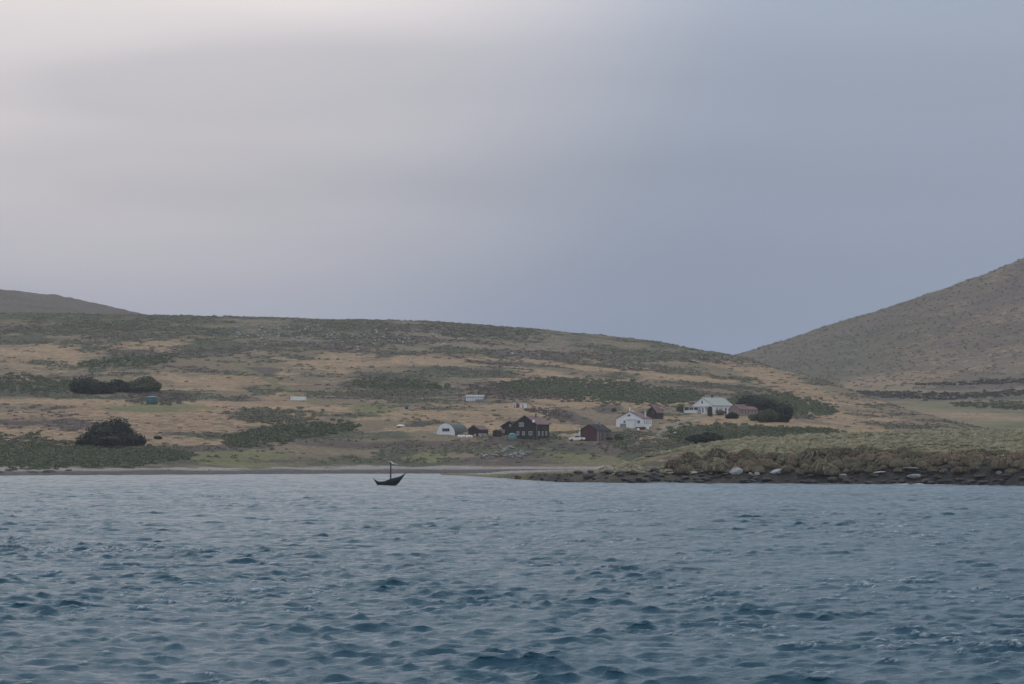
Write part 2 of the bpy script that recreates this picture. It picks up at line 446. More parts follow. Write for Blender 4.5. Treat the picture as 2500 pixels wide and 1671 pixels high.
stony = sstep(0.47, 0.6, fbm(X, Y, 24, 4, 91, 0.6)) * sstep(905, 820, y_ - 0.03 * (u_ - 500)) * sstep(420, 640, u_)
sandm = sstep(2.5, 1.5, MAIN.Z + (fbm(X, Y, 8, 3, 95) - 0.5) * 1.8)
wet = sstep(1.6, 0.95, MAIN.Z + (fbm(X, Y*2, 18, 4, 97) - 0.5) * 0.9)
high = sstep(870, 800, y_ - 0.05 * (u_ - 700))
tan = tan * (1 - high * 0.85) * (1 - 0.9 * sstep(1098, 1116, y_)); grn = np.maximum(grn, 0.45 * sstep(1098, 1116, y_) * sstep(0.35, 0.55, n1))

grn = np.maximum(grn, high * 0.85 * sstep(0.3, 0.55, n2))
flat = lambda a: np.clip(a, 0, 1).astype(np.float32).ravel()
A1 = np.stack([flat(tan), flat(grn), flat(brn), flat(lush)], 1); A2 = np.stack([flat(sandm), flat(stony), flat(wet), np.ones(tan.size)], 1)

def land_material(name, has_attr=True, tint=None):
    m, nt, bs = new_mat(name)
    L = nt.links.new
    t = nd(nt, 'ShaderNodeTexCoord'); vec = t.outputs['Object']
    fine = noise(nt, 0.55, 6, 0.68, vec); mid = noise(nt, 0.11, 6, 0.62, vec); big = noise(nt, 0.022, 5, 0.6, vec); tiny = noise(nt, 2.2, 4, 0.7, vec)
    a1 = nd(nt, 'ShaderNodeAttribute', attribute_name='veg'); s1 = nd(nt, 'ShaderNodeSeparateColor'); L(a1.outputs['Color'], s1.inputs[0])
    a2 = nd(nt, 'ShaderNodeAttribute', attribute_name='ground'); s2 = nd(nt, 'ShaderNodeSeparateColor'); L(a2.outputs['Color'], s2.inputs[0])
    def edge(sock, amt=0.7):
        ad = nd(nt, 'ShaderNodeMath', operation='ADD'); L(sock, ad.inputs[0]); L(mrange(nt, mid, 0.25, 0.75, -amt/2, amt/2), ad.inputs[1])
        ad2 = nd(nt, 'ShaderNodeMath', operation='ADD'); L(ad.outputs[0], ad2.inputs[0]); L(mrange(nt, fine, 0.25, 0.75, -amt/2, amt/2), ad2.inputs[1])
        return mrange(nt, ad2.outputs[0], 0.12, 0.88, 0, 1, True)
    c = ramp(nt, fine, [(0.28, (0.110,0.092,0.064)), (0.5, (0.198,0.160,0.108)), (0.72, (0.285,0.225,0.155))])       # dull heath and grass
    ct = ramp(nt, fine, [(0.25, (0.225,0.158,0.098)), (0.5, (0.385,0.265,0.163)), (0.75, (0.49,0.348,0.225))])      # bleached grass
    cg = ramp(nt, fine, [(0.28, (0.045,0.052,0.036)), (0.5, (0.085,0.092,0.062)), (0.75, (0.150,0.145,0.100))])      # green scrub
    cb = ramp(nt, fine, [(0.28, (0.060,0.050,0.047)), (0.5, (0.115,0.092,0.082)), (0.75, (0.175,0.145,0.125))])      # brown heath
    cl_ = ramp(nt, fine, [(0.3, (0.115,0.118,0.055)), (0.7, (0.235,0.225,0.115))])                                     # fresh grass
    cs = ramp(nt, fine, [(0.3, (0.23,0.205,0.19)), (0.7, (0.40,0.37,0.35))])                                           # shingle and sand
    c = mixc(nt, edge(s1.outputs[2]), c, cb)
    c = mixc(nt, edge(s1.outputs[1]), c, cg)
    pat = noise(nt, 0.26, 5, 0.7, vec)
    tm_ = nd(nt, 'ShaderNodeMath', operation='MULTIPLY'); L(edge(s1.outputs[0], 1.0), tm_.inputs[0]); L(mrange(nt, pat, 0.38, 0.56, 0.25, 1.0), tm_.inputs[1])
    c = mixc(nt, tm_.outputs[0], c, ct)
    c = mixc(nt, edge(a1.outputs['Alpha']), c, cl_)
    vor = nd(nt, 'ShaderNodeTexVoronoi'); L(vec, vor.inputs['Vector']); vor.inputs['Scale'].default_value = 0.55
    spots = mrange(nt, vor.outputs['Distance'], 0.36, 0.26)
    sm = nd(nt, 'ShaderNodeMath', operation='MULTIPLY'); L(spots, sm.inputs[0]); L(edge(s2.outputs[1], 0.9), sm.inputs[1])
    c = mixc(nt, sm.outputs[0], c, ramp(nt, tiny, [(0.3, (0.16,0.155,0.15)), (0.7, (0.36,0.355,0.345))]))
    c = mixc(nt, edge(s2.outputs[0], 0.3), c, mixc(nt, s2.outputs[2], cs, ramp(nt, fine, [(0.3, (0.075,0.070,0.066)), (0.7, (0.15,0.14,0.13))])))
    v = mrange(nt, tiny, 0.3, 0.7, 0.72, 1.25); vb = mrange(nt, big, 0.3, 0.7, 0.85, 1.15)
    mm = nd(nt, 'ShaderNodeMath', operation='MULTIPLY'); L(v, mm.inputs[0]); L(vb, mm.inputs[1])
    sc_ = nd(nt, 'ShaderNodeVectorMath', operation='SCALE'); L(c, sc_.inputs[0]); L(mm.outputs[0], sc_.inputs['Scale'])
    L(sc_.outputs[0], bs.inputs['Base Color']); bs.inputs['Roughness'].default_value = 0.95; bs.inputs['Specular IOR Level'].default_value = 0.1
    bump(nt, bs, fine, 0.9, 1.2)
    return m
M['land'] = land_material('hillside vegetation')

def field_object(name, fld, A1, A2):
    X, Y = fld.XY()
    V = np.stack([X, Y, fld.Z], -1).reshape(-1, 3)
    return tag(link(name, mesh_np(name, V, fld.faces(), M['land'], True, {'veg': A1, 'ground': A2})), kind='structure')
field_object('hillside', MAIN, A1, A2)
TAN = np.clip(tan, 0, 1).copy()
def tan_at(u, Y):
    return TAN[np.clip(np.searchsorted(MAIN.Yg, Y), 0, TAN.shape[0]-1), np.clip(np.searchsorted(U1, u), 0, TAN.shape[1]-1)]

# --- valley and the steep hill on the right
U2 = fan_axis(1640, 2660, 5.5, (1200, 6000))
r2 = ip(U2, [(1200,960),(1640,905),(1787,866),(1916,831),(2086,783),(2186,748),(2297,709),(2390,679),(2500,635),(2700,575),(3100,520),(6000,640)])
Yc = []; Zc = []
for (Y, y, k) in [(980,1100,0),(1080,1072,0),(1200,1046,0),(1450,1005,0),(1700,976,0),(1880,950,0.05),(2100,0,0.42),(2350,0,0.82),(2520,0,1.0)]:
    b = 950.0 if y == 0 else y
    yy = b + (np.minimum(r2, 950) - b) * k
    yy = np.maximum(yy, 0)
    Yc.append(U2*0 + Y); Zc.append(pz(yy, Y))
zz = pz(r2, 2520.0); Yc += [U2*0 + 2750, U2*0 + 3600]; Zc += [zz - 6, zz - 120]
RH = Field(U2, np.array(Yc), np.array(Zc), 0, lin=np.concatenate([np.geomspace(980, 2560, 330), np.geomspace(2580, 3600, 14)]))
X, Y = RH.XY()
RH.Z += (fbm(X, Y * 0.35, 90, 4, 111) - 0.5) * 9.0 * sstep(1850, 2150, Y) + (fbm(X, Y, 7, 3, 121, 0.6) - 0.5) * (0.6 + 1.2 * sstep(1850, 2100, Y))
u_ = X / Y * F + 1250; y_ = YH - (RH.Z - H) * F / Y; wob = (fbm(X, Y, 30, 4, 141) - 0.5) * 1.2
n1 = fbm(X, Y, 60, 5, 151, 0.6); n2 = fbm(X, Y, 40, 5, 161, 0.6)
slope = sstep(945, 925, y_ + 30 * (n1 - 0.5))
tan = np.maximum.reduce([patch(2230,2520,1006,1028,0.05)*0.5, patch(2250,2700,955,968,-0.06)*0.4, patch(2050,2400,905,935,-0.1)*0.5, (0.08 + 0.25*sstep(0.46,0.62,n1))*sstep(940,900,y_)*sstep(2050,2350,u_+60*n2)])
grn = np.maximum.reduce([patch(2250,2800,982,1000), patch(2350,2800,1030,1060), sstep(0.5, 0.62, n2)*0.6*(1-slope*0.3), patch(1850,2350,780,930,-0.3)*0.5])
gul = sstep(0.52, 0.68, fbm(X + (Y - 2200) * 0.25, Y * 0.22, 42, 4, 171, 0.55)) * slope
brn = np.maximum.reduce([gul * 0.75, patch(2090,2750,957,977,-0.02)*1.0, (0.62+0.3*sstep(0.5,0.62,1-n2))*slope, patch(2250,2800,925,945,-0.05)*0.9])
grn = np.maximum(grn, patch(2090,2750,957,975,-0.02)*0.8)
A1 = np.stack([flat(tan), flat(grn), flat(brn), flat(tan*0 + np.maximum(patch(2150,2500,985,1003)*0.5, patch(2200,2700,1026,1060)*0.5))], 1); A2 = np.stack([flat(tan*0), flat(tan*0), flat(tan*0), np.ones(tan.size)], 1)
rho = field_object('hill_right', RH, A1, A2)
mr = M['land'].copy(); mr.name = 'far hill vegetation'; rho.data.materials[0] = mr
for n_ in mr.node_tree.nodes:
    if n_.type == 'BUMP': n_.inputs['Strength'].default_value = 0.2

# --- the far hill on the left
U3 = fan_axis(-160, 640, 4.5, (-3500, 1500))
r3 = ip(U3, [(-3500,600),(-600,655),(0,708),(60,714),(140,722),(200,735),(300,757),(370,773),(500,800),(700,845),(1500,960)])
Yc = []; Zc = []
for (Y, dy) in [(1900,140),(2150,80),(2400,25),(2600,0),(2900,25),(3600,150)]:
    Yc.append(U3*0 + Y); Zc.append(pz(r3 + dy, Y))
LH = Field(U3, np.array(Yc), np.array(Zc), 0, lin=np.linspace(1900, 3600, 110))
X, Y = LH.XY(); LH.Z += (fbm(X, Y, 12, 4, 181, 0.6) - 0.5) * 4.0
n1 = fbm(X, Y, 50, 5, 191, 0.6)
A1 = np.stack([flat(n1*0), flat(sstep(0.5,0.65,n1)*0.4), flat(n1*0 + 0.75), flat(n1*0)], 1); A2 = np.stack([flat(n1*0), flat(n1*0+0.45), flat(n1*0), np.ones(n1.size)], 1)
field_object('hill_left', LH, A1, A2)

# --- the tussac headland, with the low spit at its left end
U4 = fan_axis(1110, 2660, 5.0, (1080, 6000))
sh4 = ip(U4, [(1080,1161),(1130,1162),(1170,1165),(1230,1169),(1300,1174),(1360,1178),(1500,1180),(1800,1181),(2200,1183),(2500,1187),(3000,1190),(6000,1190)])
bank = ip(U4, [(1080,1164),(1130,1163.5),(1170,1163),(1230,1160),(1300,1157),(1380,1156),(1480,1155),(1560,1152),(1700,1148),(1850,1145),(2000,1141),(2200,1138),(2500,1136),(6000,1136)])
crest = ip(U4, [(1080,1163),(1170,1162),(1300,1156),(1440,1154),(1490,1146),(1540,1134),(1600,1117),(1680,1098),(1760,1084),(1850,1074),(1950,1067),(2100,1061),(2300,1058),(2500,1056),(6000,1045)])
Yf = F * H / (sh4 - YH); Yf = Yf + 0 
Yb = Yf + 11; Yk = np.minimum(Yf + ip(U4, [(1080,14),(1440,20),(1500,40),(1700,85),(2000,130),(2500,150),(6000,150)]), 880)
zb = np.maximum(pz(bank, Yb), 0.25); zk = np.maximum(pz(crest, Yk), zb + 0.05)
sandz = ip(U4, [(1080,-0.6),(1130,-0.3),(1190,0.6),(1260,1.15),(1500,1.5),(6000,4.0)])
Yback = np.maximum(Yk + 60, 850)
HL = Field(U4, np.array([Yf - 40, Yf - 3, Yf, Yf + 3, Yb, Yk, Yback, Yback + 60, Yback + 130]),
           np.array([Yf*0 - 6, Yf*0 - 0.8, Yf*0, np.minimum(zb*0.45, 0.9), zb, zk, np.minimum(sandz, zk), np.minimum(sandz, zk) - 1.2, Yf*0 - 9]), 0,
           lin=np.concatenate([np.arange(540, 720, 1.1), np.arange(720, 1080, 4.0)]))
X, Y = HL.XY()
rocky = sstep(0.0, 0.4, HL.Z) * sstep(3.5, 1.5, HL.Z)
HL.Z += rocky * (fbm(X, Y, 2.4, 4, 211, 0.6) - 0.45) * 1.0 + sstep(3, 6, HL.Z) * (fbm(X, Y, 16, 3, 221) - 0.5) * 2.2
u_ = X / Y * F + 1250; y_ = YH - (HL.Z - H) * F / Y
Yf_v = np.repeat(Yf[None, :], len(HL.Yg), 0); dist = Y - Yf_v
rock = sstep(14, 9, dist + (fbm(X, Y, 6, 3, 231) - 0.5) * 8) * sstep(1250, 1330, u_) * (0.62 + 0.38 * sstep(1650, 1900, u_))
sandm = sstep(26, 40, dist + (fbm(X, Y, 12, 3, 241) - 0.5) * 14) * sstep(1560, 1480, u_) * sstep(2.4, 1.7, HL.Z)
wob = (fbm(X, Y, 10, 4, 251) - 0.5) * 1.0
soil = patch(1560, 1670, 1118, 1140, -0.25)
A1 = np.stack([flat(rock*0 + 0.25 * (1-rock)), flat(sstep(0.45, 0.6, fbm(X, Y, 12, 4, 261))*0.6*(1-rock) + patch(1190,1400,1155,1172)*0.5), flat(np.maximum(rock*0.9, soil)), flat((1-rock)*(1-sandm)*np.maximum(sstep(1500,1430,u_)*0.45*sstep(1420,1300,u_), sstep(1470,1500,u_)*0.5)*(1-soil))], 1)
A2 = np.stack([flat(sandm), flat(rock*0), flat(rock), np.ones(rock.size)], 1)
head = field_object('headland', HL, A1, A2)
# the headland adds bare dark rock along the water to the land material
m = M['land'].copy(); m.name = 'headland ground'; nt = m.node_tree; bs = nt.nodes['Principled BSDF']
old = bs.inputs['Base Color'].links[0].from_socket
a2 = nd(nt, 'ShaderNodeAttribute', attribute_name='ground'); s2 = nd(nt, 'ShaderNodeSeparateColor'); nt.links.new(a2.outputs['Color'], s2.inputs[0])
c = mixc(nt, s2.outputs[2], old, ramp(nt, noise(nt, 0.9, 6, 0.7), [(0.3, (0.016,0.015,0.016)), (0.55, (0.05,0.044,0.04)), (0.75, (0.13,0.12,0.115))]))
nt.links.new(c, bs.inputs['Base Color']); head.data.materials[0] = m

# ------------------------------------------------------------------ water
def build_water():
    U = fan_axis(-220, 2720, 11.0, (-9000, 11500))
    Yw = np.concatenate([np.geomspace(6, 62, 60)[:-1], np.geomspace(62, 985, 2350)])
    X = ((U[None, :] - 1250) / F * Yw[:, None]).astype(np.float32); Y = np.repeat(Yw[:, None], len(U), 1).astype(np.float32)
    spc = np.maximum(np.gradient(Yw) * 0.9, 11.0 / F * Yw * 0.55).astype(np.float32)[:, None]
    shel = (0.80 + 0.20 * sstep(880, 300, Yw)).astype(np.float32)[:, None]         # calmer close under the land
    edgew = (np.clip(11.0 * 6 / np.maximum(np.gradient(U), 1e-3), 0, 1)).astype(np.float32)[None, :]
    r = np.random.default_rng(3)
    N = 190
    lam = np.exp(r.uniform(np.log(0.42), np.log(6.5), N)); lam.sort()
    wind = R(-98)
    gust = (0.65 + 0.75 * fbm(X, Y * 0.5, 34, 3, 301)).astype(np.float32)
    gust = gust * (0.45 + 1.1 * fbm(X, Y * 0.6, 7, 3, 305)).astype(np.float32)
    Z = np.zeros_like(X); DX = np.zeros_like(X); DY = np.zeros_like(X); J = np.zeros_like(X)
    for i in range(N):
        l = lam[i]; k = 2 * math.pi / l
        spread = 0.34 if l > 1.8 else 0.6
        th = wind + r.normal(0, spread)
        s = (0.052 if l < 1.2 else 0.043) * math.exp(-(max(l - 1.8, 0) / 1.8) ** 2)     # steepness
        a = np.float32(s / k)
        lod = sstep(1.3, 3.0, l / spc).astype(np.float32) * shel
        c, d = np.float32(math.cos(th)), np.float32(math.sin(th))
        ph = np.float32(k) * (c * X + d * Y) + np.float32(r.uniform(0, 6.28))
        S = np.sin(ph); C = np.cos(ph); A = a * lod * (gust if l < 2 else 0.5 + 0.5 * gust)
        Z += A * C; DX -= A * c * S * 0.95; DY -= A * d * S * 0.95; J += A * np.float32(k) * C
    Z = Z * edgew
    foam = sstep(0.74, 1.0, J + (fbm(X, Y, 1.3, 3, 311) - 0.5) * 0.35) * sstep(0.50, 0.62, fbm(X, Y, 14, 2, 321))
    ush = X / Y * F + 1250; yfr = np.interp(ush, U4, Yf)
    surf = sstep(9, 1.5, np.abs(yfr - 1.5 - Y)) * (ush > 1500) * sstep(0.5, 0.66, fbm(X, Y, 5, 3, 331)) * sstep(0.42, 0.55, fbm(X, Y*0, 40, 2, 341))
    foam = np.maximum(foam, surf)
    V = np.stack([X + DX * edgew, Y + DY * edgew, Z], -1).reshape(-1, 3)
    n = len(U); mR = len(Yw); idx = np.arange(n * mR).reshape(mR, n)
    P = np.stack([idx[:-1, :-1], idx[:-1, 1:], idx[1:, 1:], idx[1:, :-1]], -1).reshape(-1, 4)
    m, nt, bs = new_mat('choppy sea water'); L = nt.links.new
    fa = nd(nt, 'ShaderNodeAttribute', attribute_name='foam')
    t = nd(nt, 'ShaderNodeTexCoord')
    fn = noise(nt, 6.0, 4, 0.7, t.outputs['Object'])
    fm = nd(nt, 'ShaderNodeMath', operation='MULTIPLY'); L(fa.outputs['Fac'], fm.inputs[0]); L(mrange(nt, fn, 0.35, 0.6), fm.inputs[1])
    deep = mixc(nt, noise(nt, 0.03, 3, 0.5, t.outputs['Object']), (0.016, 0.074, 0.116), (0.022, 0.090, 0.134))
    L(mixc(nt, fm.outputs[0], deep, (0.62, 0.66, 0.69)), bs.inputs['Base Color'])
    L(mrange(nt, fm.outputs[0], 0, 1, 0.19, 0.85), bs.inputs['Roughness']); bs.inputs['IOR'].default_value = 1.333
    mpn = nd(nt, 'ShaderNodeMapping'); L(t.outputs['Object'], mpn.inputs['Vector']); mpn.inputs['Scale'].default_value = (0.6, 1.3, 1)
    r1 = noise(nt, 1.7, 7, 0.68, mpn.outputs[0])
    bump(nt, bs, r1, 0.8, 0.20)
    o = link('sea', mesh_np('sea', V, P, m, True, {'foam': foam.astype(np.float32).ravel()})); tag(o, kind='structure')
    return o
build_water()

# ------------------------------------------------------------------ vegetation generators
def leaf_cloud(C, S, n_per, leaf, seed, core=True, up=0.25, flat_base=True, cs=0.82):
    """C (k,3) lobe centres, S (k,3) half sizes; n_per leaf faces each plus a rough inner core"""
    g = np.random.default_rng(seed); k = len(C)
    d = g.normal(size=(k, n_per, 3)); d /= np.linalg.norm(d, axis=-1, keepdims=True)
    if flat_base: d[..., 2] = np.abs(d[..., 2]) * 1.0 - 0.12
    rad = (0.72 + 0.36 * g.random((k, n_per, 1)))
    P = (C[:, None, :] + d * rad * S[:, None, :]).reshape(-1, 3)
    n = len(P)
    nrm_ = d.reshape(-1, 3) + g.normal(size=(n, 3)) * 0.6 + np.array([0, 0, up]); nrm_ /= np.linalg.norm(nrm_, axis=1, keepdims=True)
    a = np.cross(nrm_, g.normal(size=(n, 3))); a /= np.linalg.norm(a, axis=1, keepdims=True); b = np.cross(nrm_, a)
    sz = leaf * (0.6 + 0.9 * g.random((n, 1)))
    V = np.concatenate([P + a*sz, P - a*sz*0.6 + b*sz*0.8, P - a*sz*0.6 - b*sz*0.8], 0)
    T = np.stack([np.arange(n), np.arange(n) + n, np.arange(n) + 2*n], 1)
    lobe_t = np.repeat(g.random(k), n_per)
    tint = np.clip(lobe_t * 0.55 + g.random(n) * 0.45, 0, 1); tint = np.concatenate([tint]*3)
    if core:
        ic = [(1,0,0),(0.5,0.87,0),(-0.5,0.87,0),(-1,0,0),(-0.5,-0.87,0),(0.5,-0.87,0),(0.5,0.3,0.72),(-0.45,0.4,0.72),(0,-0.55,0.72)]
        it = [(0,1,6),(1,2,7),(1,7,6),(2,3,7),(3,4,7),(4,8,7),(4,5,8),(5,0,6),(5,6,8),(6,7,8)]
        ic = np.array(ic, float) * cs; it = np.array(it)
        CV = (C[:, None, :] + ic[None] * S[:, None, :] * (0.85 + 0.3*g.random((k, 9, 1)))).reshape(-1, 3)
        CT = (it[None] + (np.arange(k) * 9)[:, None, None]).reshape(-1, 3) + len(V)
        V = np.concatenate([V, CV], 0); T = np.concatenate([T, CT], 0)
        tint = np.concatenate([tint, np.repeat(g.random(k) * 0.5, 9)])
    return V, T, tint

def tree(name, label, cat, u, y, w, h, mat, lobes, seed, fld=None, group=None, Y=None, trunk=True, leaf=0.3, n_per=420):
    """crown of leaf clumps inside width w and height h in photograph pixels, its foot at (u, y); lobes = (cx, cz, rx, rz) in fractions"""
    fld = fld or MAIN
    X0, Y0, z0 = fld.find(u, y)
    k = Y0 / F; W = w * k; Hh = h * k
    g = np.random.default_rng(seed)
    C = []; S = []
    for (cx, cz, rx, rz) in lobes:
        for q in range(3):
            jit = g.normal(size=3) * np.array([rx*0.28, rx*0.5, rz*0.16])
            C.append(((cx + jit[0]) * W, jit[1] * W, max(0.1, (cz + jit[2]) * Hh))); f = 0.72 + 0.25 * g.random()
            S.append((rx*W*f, rx*W*f*0.9, rz*Hh*f))
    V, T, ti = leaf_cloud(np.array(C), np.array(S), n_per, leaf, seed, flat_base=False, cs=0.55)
    V[:, 2] = np.maximum(V[:, 2], -0.15)
    e = empty(name, (X0, Y0, z0 - 0.05)); tag(e, label, cat, group)
    link('crown', mesh_np('crown', V, T, M[mat], False, {'tint': ti}), e)
    if trunk:
        t = MB(); t.tube([(0, 0, -0.4), (0.05*W, 0, Hh*0.3), (0.02*W, 0.05*W, Hh*0.62)], 0.032*W + 0.08, 0.06, 8)
        for q in range(4):
            a = q * 1.7 + 0.4
            t.tube([(0.04*W, 0, Hh*0.18), (0.16*W*math.cos(a), 0.16*W*math.sin(a), Hh*0.4), (0.3*W*math.cos(a), 0.25*W*math.sin(a), Hh*0.55)], 0.09, 0.03, 6)
        t.build('trunk', M['bark'], e)
    return e

def thicket(name, label, cat, region, h, mat, seed, n, r=(1.1, 2.0), fld=None, leaf=0.24, n_per=26, group=None):
    """low dense bushes over the part of the slope bounded by rows top(u)..bottom(u); region = list of (u, ytop, ybottom)"""
    fld = fld or MAIN
    g = np.random.default_rng(seed); reg = np.array(region, float)
    C = []; S = []; t = 0
    while len(C) < n and t < n * 4:
        t += 1
        u = g.uniform(reg[0, 0], reg[-1, 0]); y0 = np.interp(u, reg[:, 0], reg[:, 1]); y1 = np.interp(u, reg[:, 0], reg[:, 2])
        y = y1 + (y0 - y1) * g.random() ** 1.3 + g.normal() * 0.16 * (y1 - y0); u = u + g.normal() * 9
        X0, Y0, z0 = fld.find(u, y)
        hh = h * (0.35 + 0.75 * g.random()); rr = g.uniform(*r) * (0.6 + 0.4 * g.random())
        C.append((X0, Y0, z0 + hh * 0.15)); S.append((rr, rr, hh * 0.85))
    C = np.array(C); S = np.array(S); o0 = C[len(C)//2].copy(); o0[2] = C[:, 2].min()
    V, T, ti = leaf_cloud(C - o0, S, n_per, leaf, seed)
    o = link(name, mesh_np(name, V, T, M[mat], False, {'tint': ti}), loc=tuple(o0)); tag(o, label, cat, group)
    return o

# ---- bushes and trees one can tell apart
tree('spreading_tree', 'large dome shaped dark evergreen tree low on the left slope near the beach', 'tree', 272, 1087, 168, 66, 'conifer',
     [(-0.02,0.42,0.30,0.48),(0.12,0.55,0.16,0.40),(-0.12,0.5,0.16,0.38),(0.28,0.25,0.20,0.32),(-0.30,0.22,0.19,0.26),(0.40,0.16,0.11,0.22),(-0.42,0.1,0.10,0.14),(0.0,0.18,0.42,0.26),(-0.2,0.36,0.2,0.34),(0.22,0.42,0.18,0.36)], 401, leaf=0.36)
tree('spreading_tree', 'dark rounded evergreen tree above the green tank, higher on the left slope', 'tree', 224, 960, 122, 48, 'conifer',
     [(0.0,0.5,0.30,0.46),(-0.28,0.35,0.22,0.36),(0.22,0.3,0.24,0.34),(0.0,0.2,0.45,0.26)], 402, leaf=0.42)
tree('spreading_tree', 'low dark bushy tree right against the rounded evergreen on the left slope', 'tree', 292, 957, 74, 32, 'conifer',
     [(-0.1,0.5,0.32,0.44),(0.22,0.35,0.26,0.36),(0.0,0.2,0.45,0.28)], 403, leaf=0.4)
tree('bush', 'mid green bush at the right end of the dark trees on the left slope', 'bush', 352, 956, 84, 40, 'gorse',
     [(0.05,0.55,0.3,0.42),(-0.25,0.35,0.26,0.34),(0.3,0.35,0.22,0.36),(0.0,0.2,0.45,0.26)], 404, leaf=0.4)
tree('evergreen_tree', 'tall rounded dark evergreen tree, rightmost beside the upper white house', 'tree', 1910, 1031, 58, 50, 'conifer',
     [(0.0,0.5,0.34,0.46),(0.14,0.42,0.28,0.36),(-0.14,0.6,0.26,0.34),(0.0,0.2,0.40,0.24)], 405, leaf=0.34)
tree('evergreen_tree', 'dark evergreen tree rising behind the red roofed wing of the upper house', 'tree', 1846, 1008, 92, 44, 'conifer',
     [(-0.05,0.55,0.32,0.42),(0.24,0.4,0.24,0.36),(-0.28,0.4,0.2,0.34),(0.0,0.25,0.4,0.28)], 406, leaf=0.36)
tree('leafy_tree', 'grey green bushy tree between the red roofed wing and the tall dark evergreen', 'tree', 1872, 1031, 62, 34, 'gorse',
     [(0.0,0.5,0.36,0.44),(0.2,0.35,0.28,0.36),(-0.24,0.4,0.24,0.34)], 407, leaf=0.34)
tree('bush', 'small dark green bush below the red roofed wing of the upper house', 'bush', 1838, 1027, 22, 17, 'gorse',
     [(0.0,0.45,0.4,0.46),(0.2,0.3,0.3,0.34)], 408, leaf=0.28, n_per=160)
tree('bush', 'rounded dark bush before the right end of the upper white house', 'bush', 1788, 1022, 32, 18, 'conifer',
     [(0.0,0.45,0.36,0.46),(0.25,0.3,0.26,0.36),(-0.25,0.3,0.26,0.36)], 409, leaf=0.28, n_per=180)
tree('bush', 'upright dark shrub at the front corner of the upper white house', 'bush', 1733, 1017, 14, 26, 'gorse',
     [(0.0,0.5,0.40,0.46),(0.1,0.25,0.36,0.3)], 410, leaf=0.26, n_per=160)
tree('bush', 'grey green shrub under the windows of the upper white house', 'bush', 1757, 1013, 26, 12, 'scrub',
     [(0.0,0.5,0.4,0.46),(0.25,0.35,0.26,0.4)], 411, leaf=0.26, n_per=140)
tree('hedge', 'dark hedge in front of the veranda of the upper white house', 'hedge', 1672, 1006, 44, 14, 'gorse',
     [(-0.25,0.5,0.24,0.44),(0.0,0.4,0.26,0.4),(0.3,0.3,0.24,0.4)], 412, leaf=0.3, n_per=200)
tree('bush', 'very dark bush inside the green thicket below the upper white house', 'bush', 1722, 1082, 88, 32, 'conifer',
     [(-0.05,0.5,0.30,0.42),(0.2,0.35,0.26,0.34),(-0.28,0.3,0.2,0.3),(0.0,0.2,0.44,0.24)], 413, leaf=0.34)
tree('bush', 'small dark bush right of the red barn porch', 'bush', 1512, 1077, 24, 18, 'gorse',
     [(0.0,0.45,0.4,0.42),(-0.25,0.35,0.26,0.36)], 414, leaf=0.3, n_per=150)
tree('bush', 'low dark bush on the slope left of the white red roofed house', 'bush', 1500, 1005, 16, 8, 'gorse', [(0.0,0.45,0.4,0.46)], 415, leaf=0.3, n_per=120, trunk=False)
tree('bush', 'small dark shrub in the grass right of the large dome shaped tree', 'bush', 386, 1072, 26, 8, 'conifer', [(0.0,0.45,0.4,0.46)], 416, leaf=0.3, n_per=120, trunk=False)

thicket('gorse_thicket', 'green gorse thicket on the slope just below the upper white house', 'thicket',
        [(1640,1050,1066),(1670,1044,1086),(1760,1044,1082),(1860,1046,1072),(1960,1049,1062),(2030,1053,1058)], 1.5, 'gorse', 421, 1000, r=(1.3, 2.3), n_per=24)
thicket('gorse_thicket', 'long dark gorse belt crossing the hillside above the settlement', 'thicket',
        [(1225,936,950),(1330,926,962),(1450,932,972),(1560,944,980),(1650,952,982),(1700,960,978)], 1.25, 'gorse', 422, 1700, r=(1.4, 2.6), n_per=20)
thicket('heath_thicket', 'brown heath thicket at the left end of the long gorse belt', 'thicket',
        [(1150,940,960),(1220,938,970),(1300,944,974),(1420,960,976)], 1.0, 'heath', 423, 360, n_per=22)
thicket('gorse_thicket', 'green gorse slope behind the dark trees right of the upper white house', 'thicket',
        [(1790,966,985),(1850,962,1000),(1920,966,1008),(1980,978,1010),(2028,996,1010)], 1.6, 'gorse', 424, 620, r=(1.3, 2.3), n_per=22)
thicket('gorse_thicket', 'dark gorse thicket at the far left edge level with the upper dark trees', 'thicket',
        [(-160,920,950),(-20,918,950),(90,924,955),(172,934,952)], 1.6, 'gorse', 425, 500, n_per=22)
thicket('gorse_thicket', 'broad dark green thicket behind the beach below the dome shaped tree', 'thicket',
        [(-160,1068,1138),(0,1072,1138),(110,1078,1136),(190,1090,1132),(330,1096,1134),(455,1106,1118)], 0.85, 'gorse', 426, 2000, r=(1.3, 2.2), n_per=22)
thicket('gorse_thicket', 'dark green thicket on the slope midway between the dome shaped tree and the hut', 'thicket',
        [(560,1066,1086),(650,1050,1084),(700,1040,1072),(800,1032,1058),(860,1036,1050)], 1.1, 'gorse', 427, 600, n_per=22)
thicket('scrub_thicket', 'olive scrub patch on the slope below the white container', 'thicket',
        [(585,1010,1022),(640,1000,1032),(730,1002,1034),(760,1010,1028)], 1.0, 'scrub', 428, 200, n_per=20)
thicket('scrub_thicket', 'green scrub patch on the hillside above the white slatted shed', 'thicket',
        [(870,926,944),(960,920,948),(1040,934,950),(1080,940,950)], 1.2, 'gorse', 429, 200, n_per=20)
thicket('scrub_thicket', 'long olive scrub patch high on the left slope above the dark trees', 'thicket',
        [(200,884,896),(280,872,894),(380,866,890),(430,866,880)], 1.3, 'gorse', 430, 240, n_per=20)
thicket('heath_thicket', 'brown heath clump around the green tank on the left slope', 'thicket',
        [(322,958,982),(400,956,984),(462,966,982)], 1.0, 'heath', 431, 150, n_per=20)
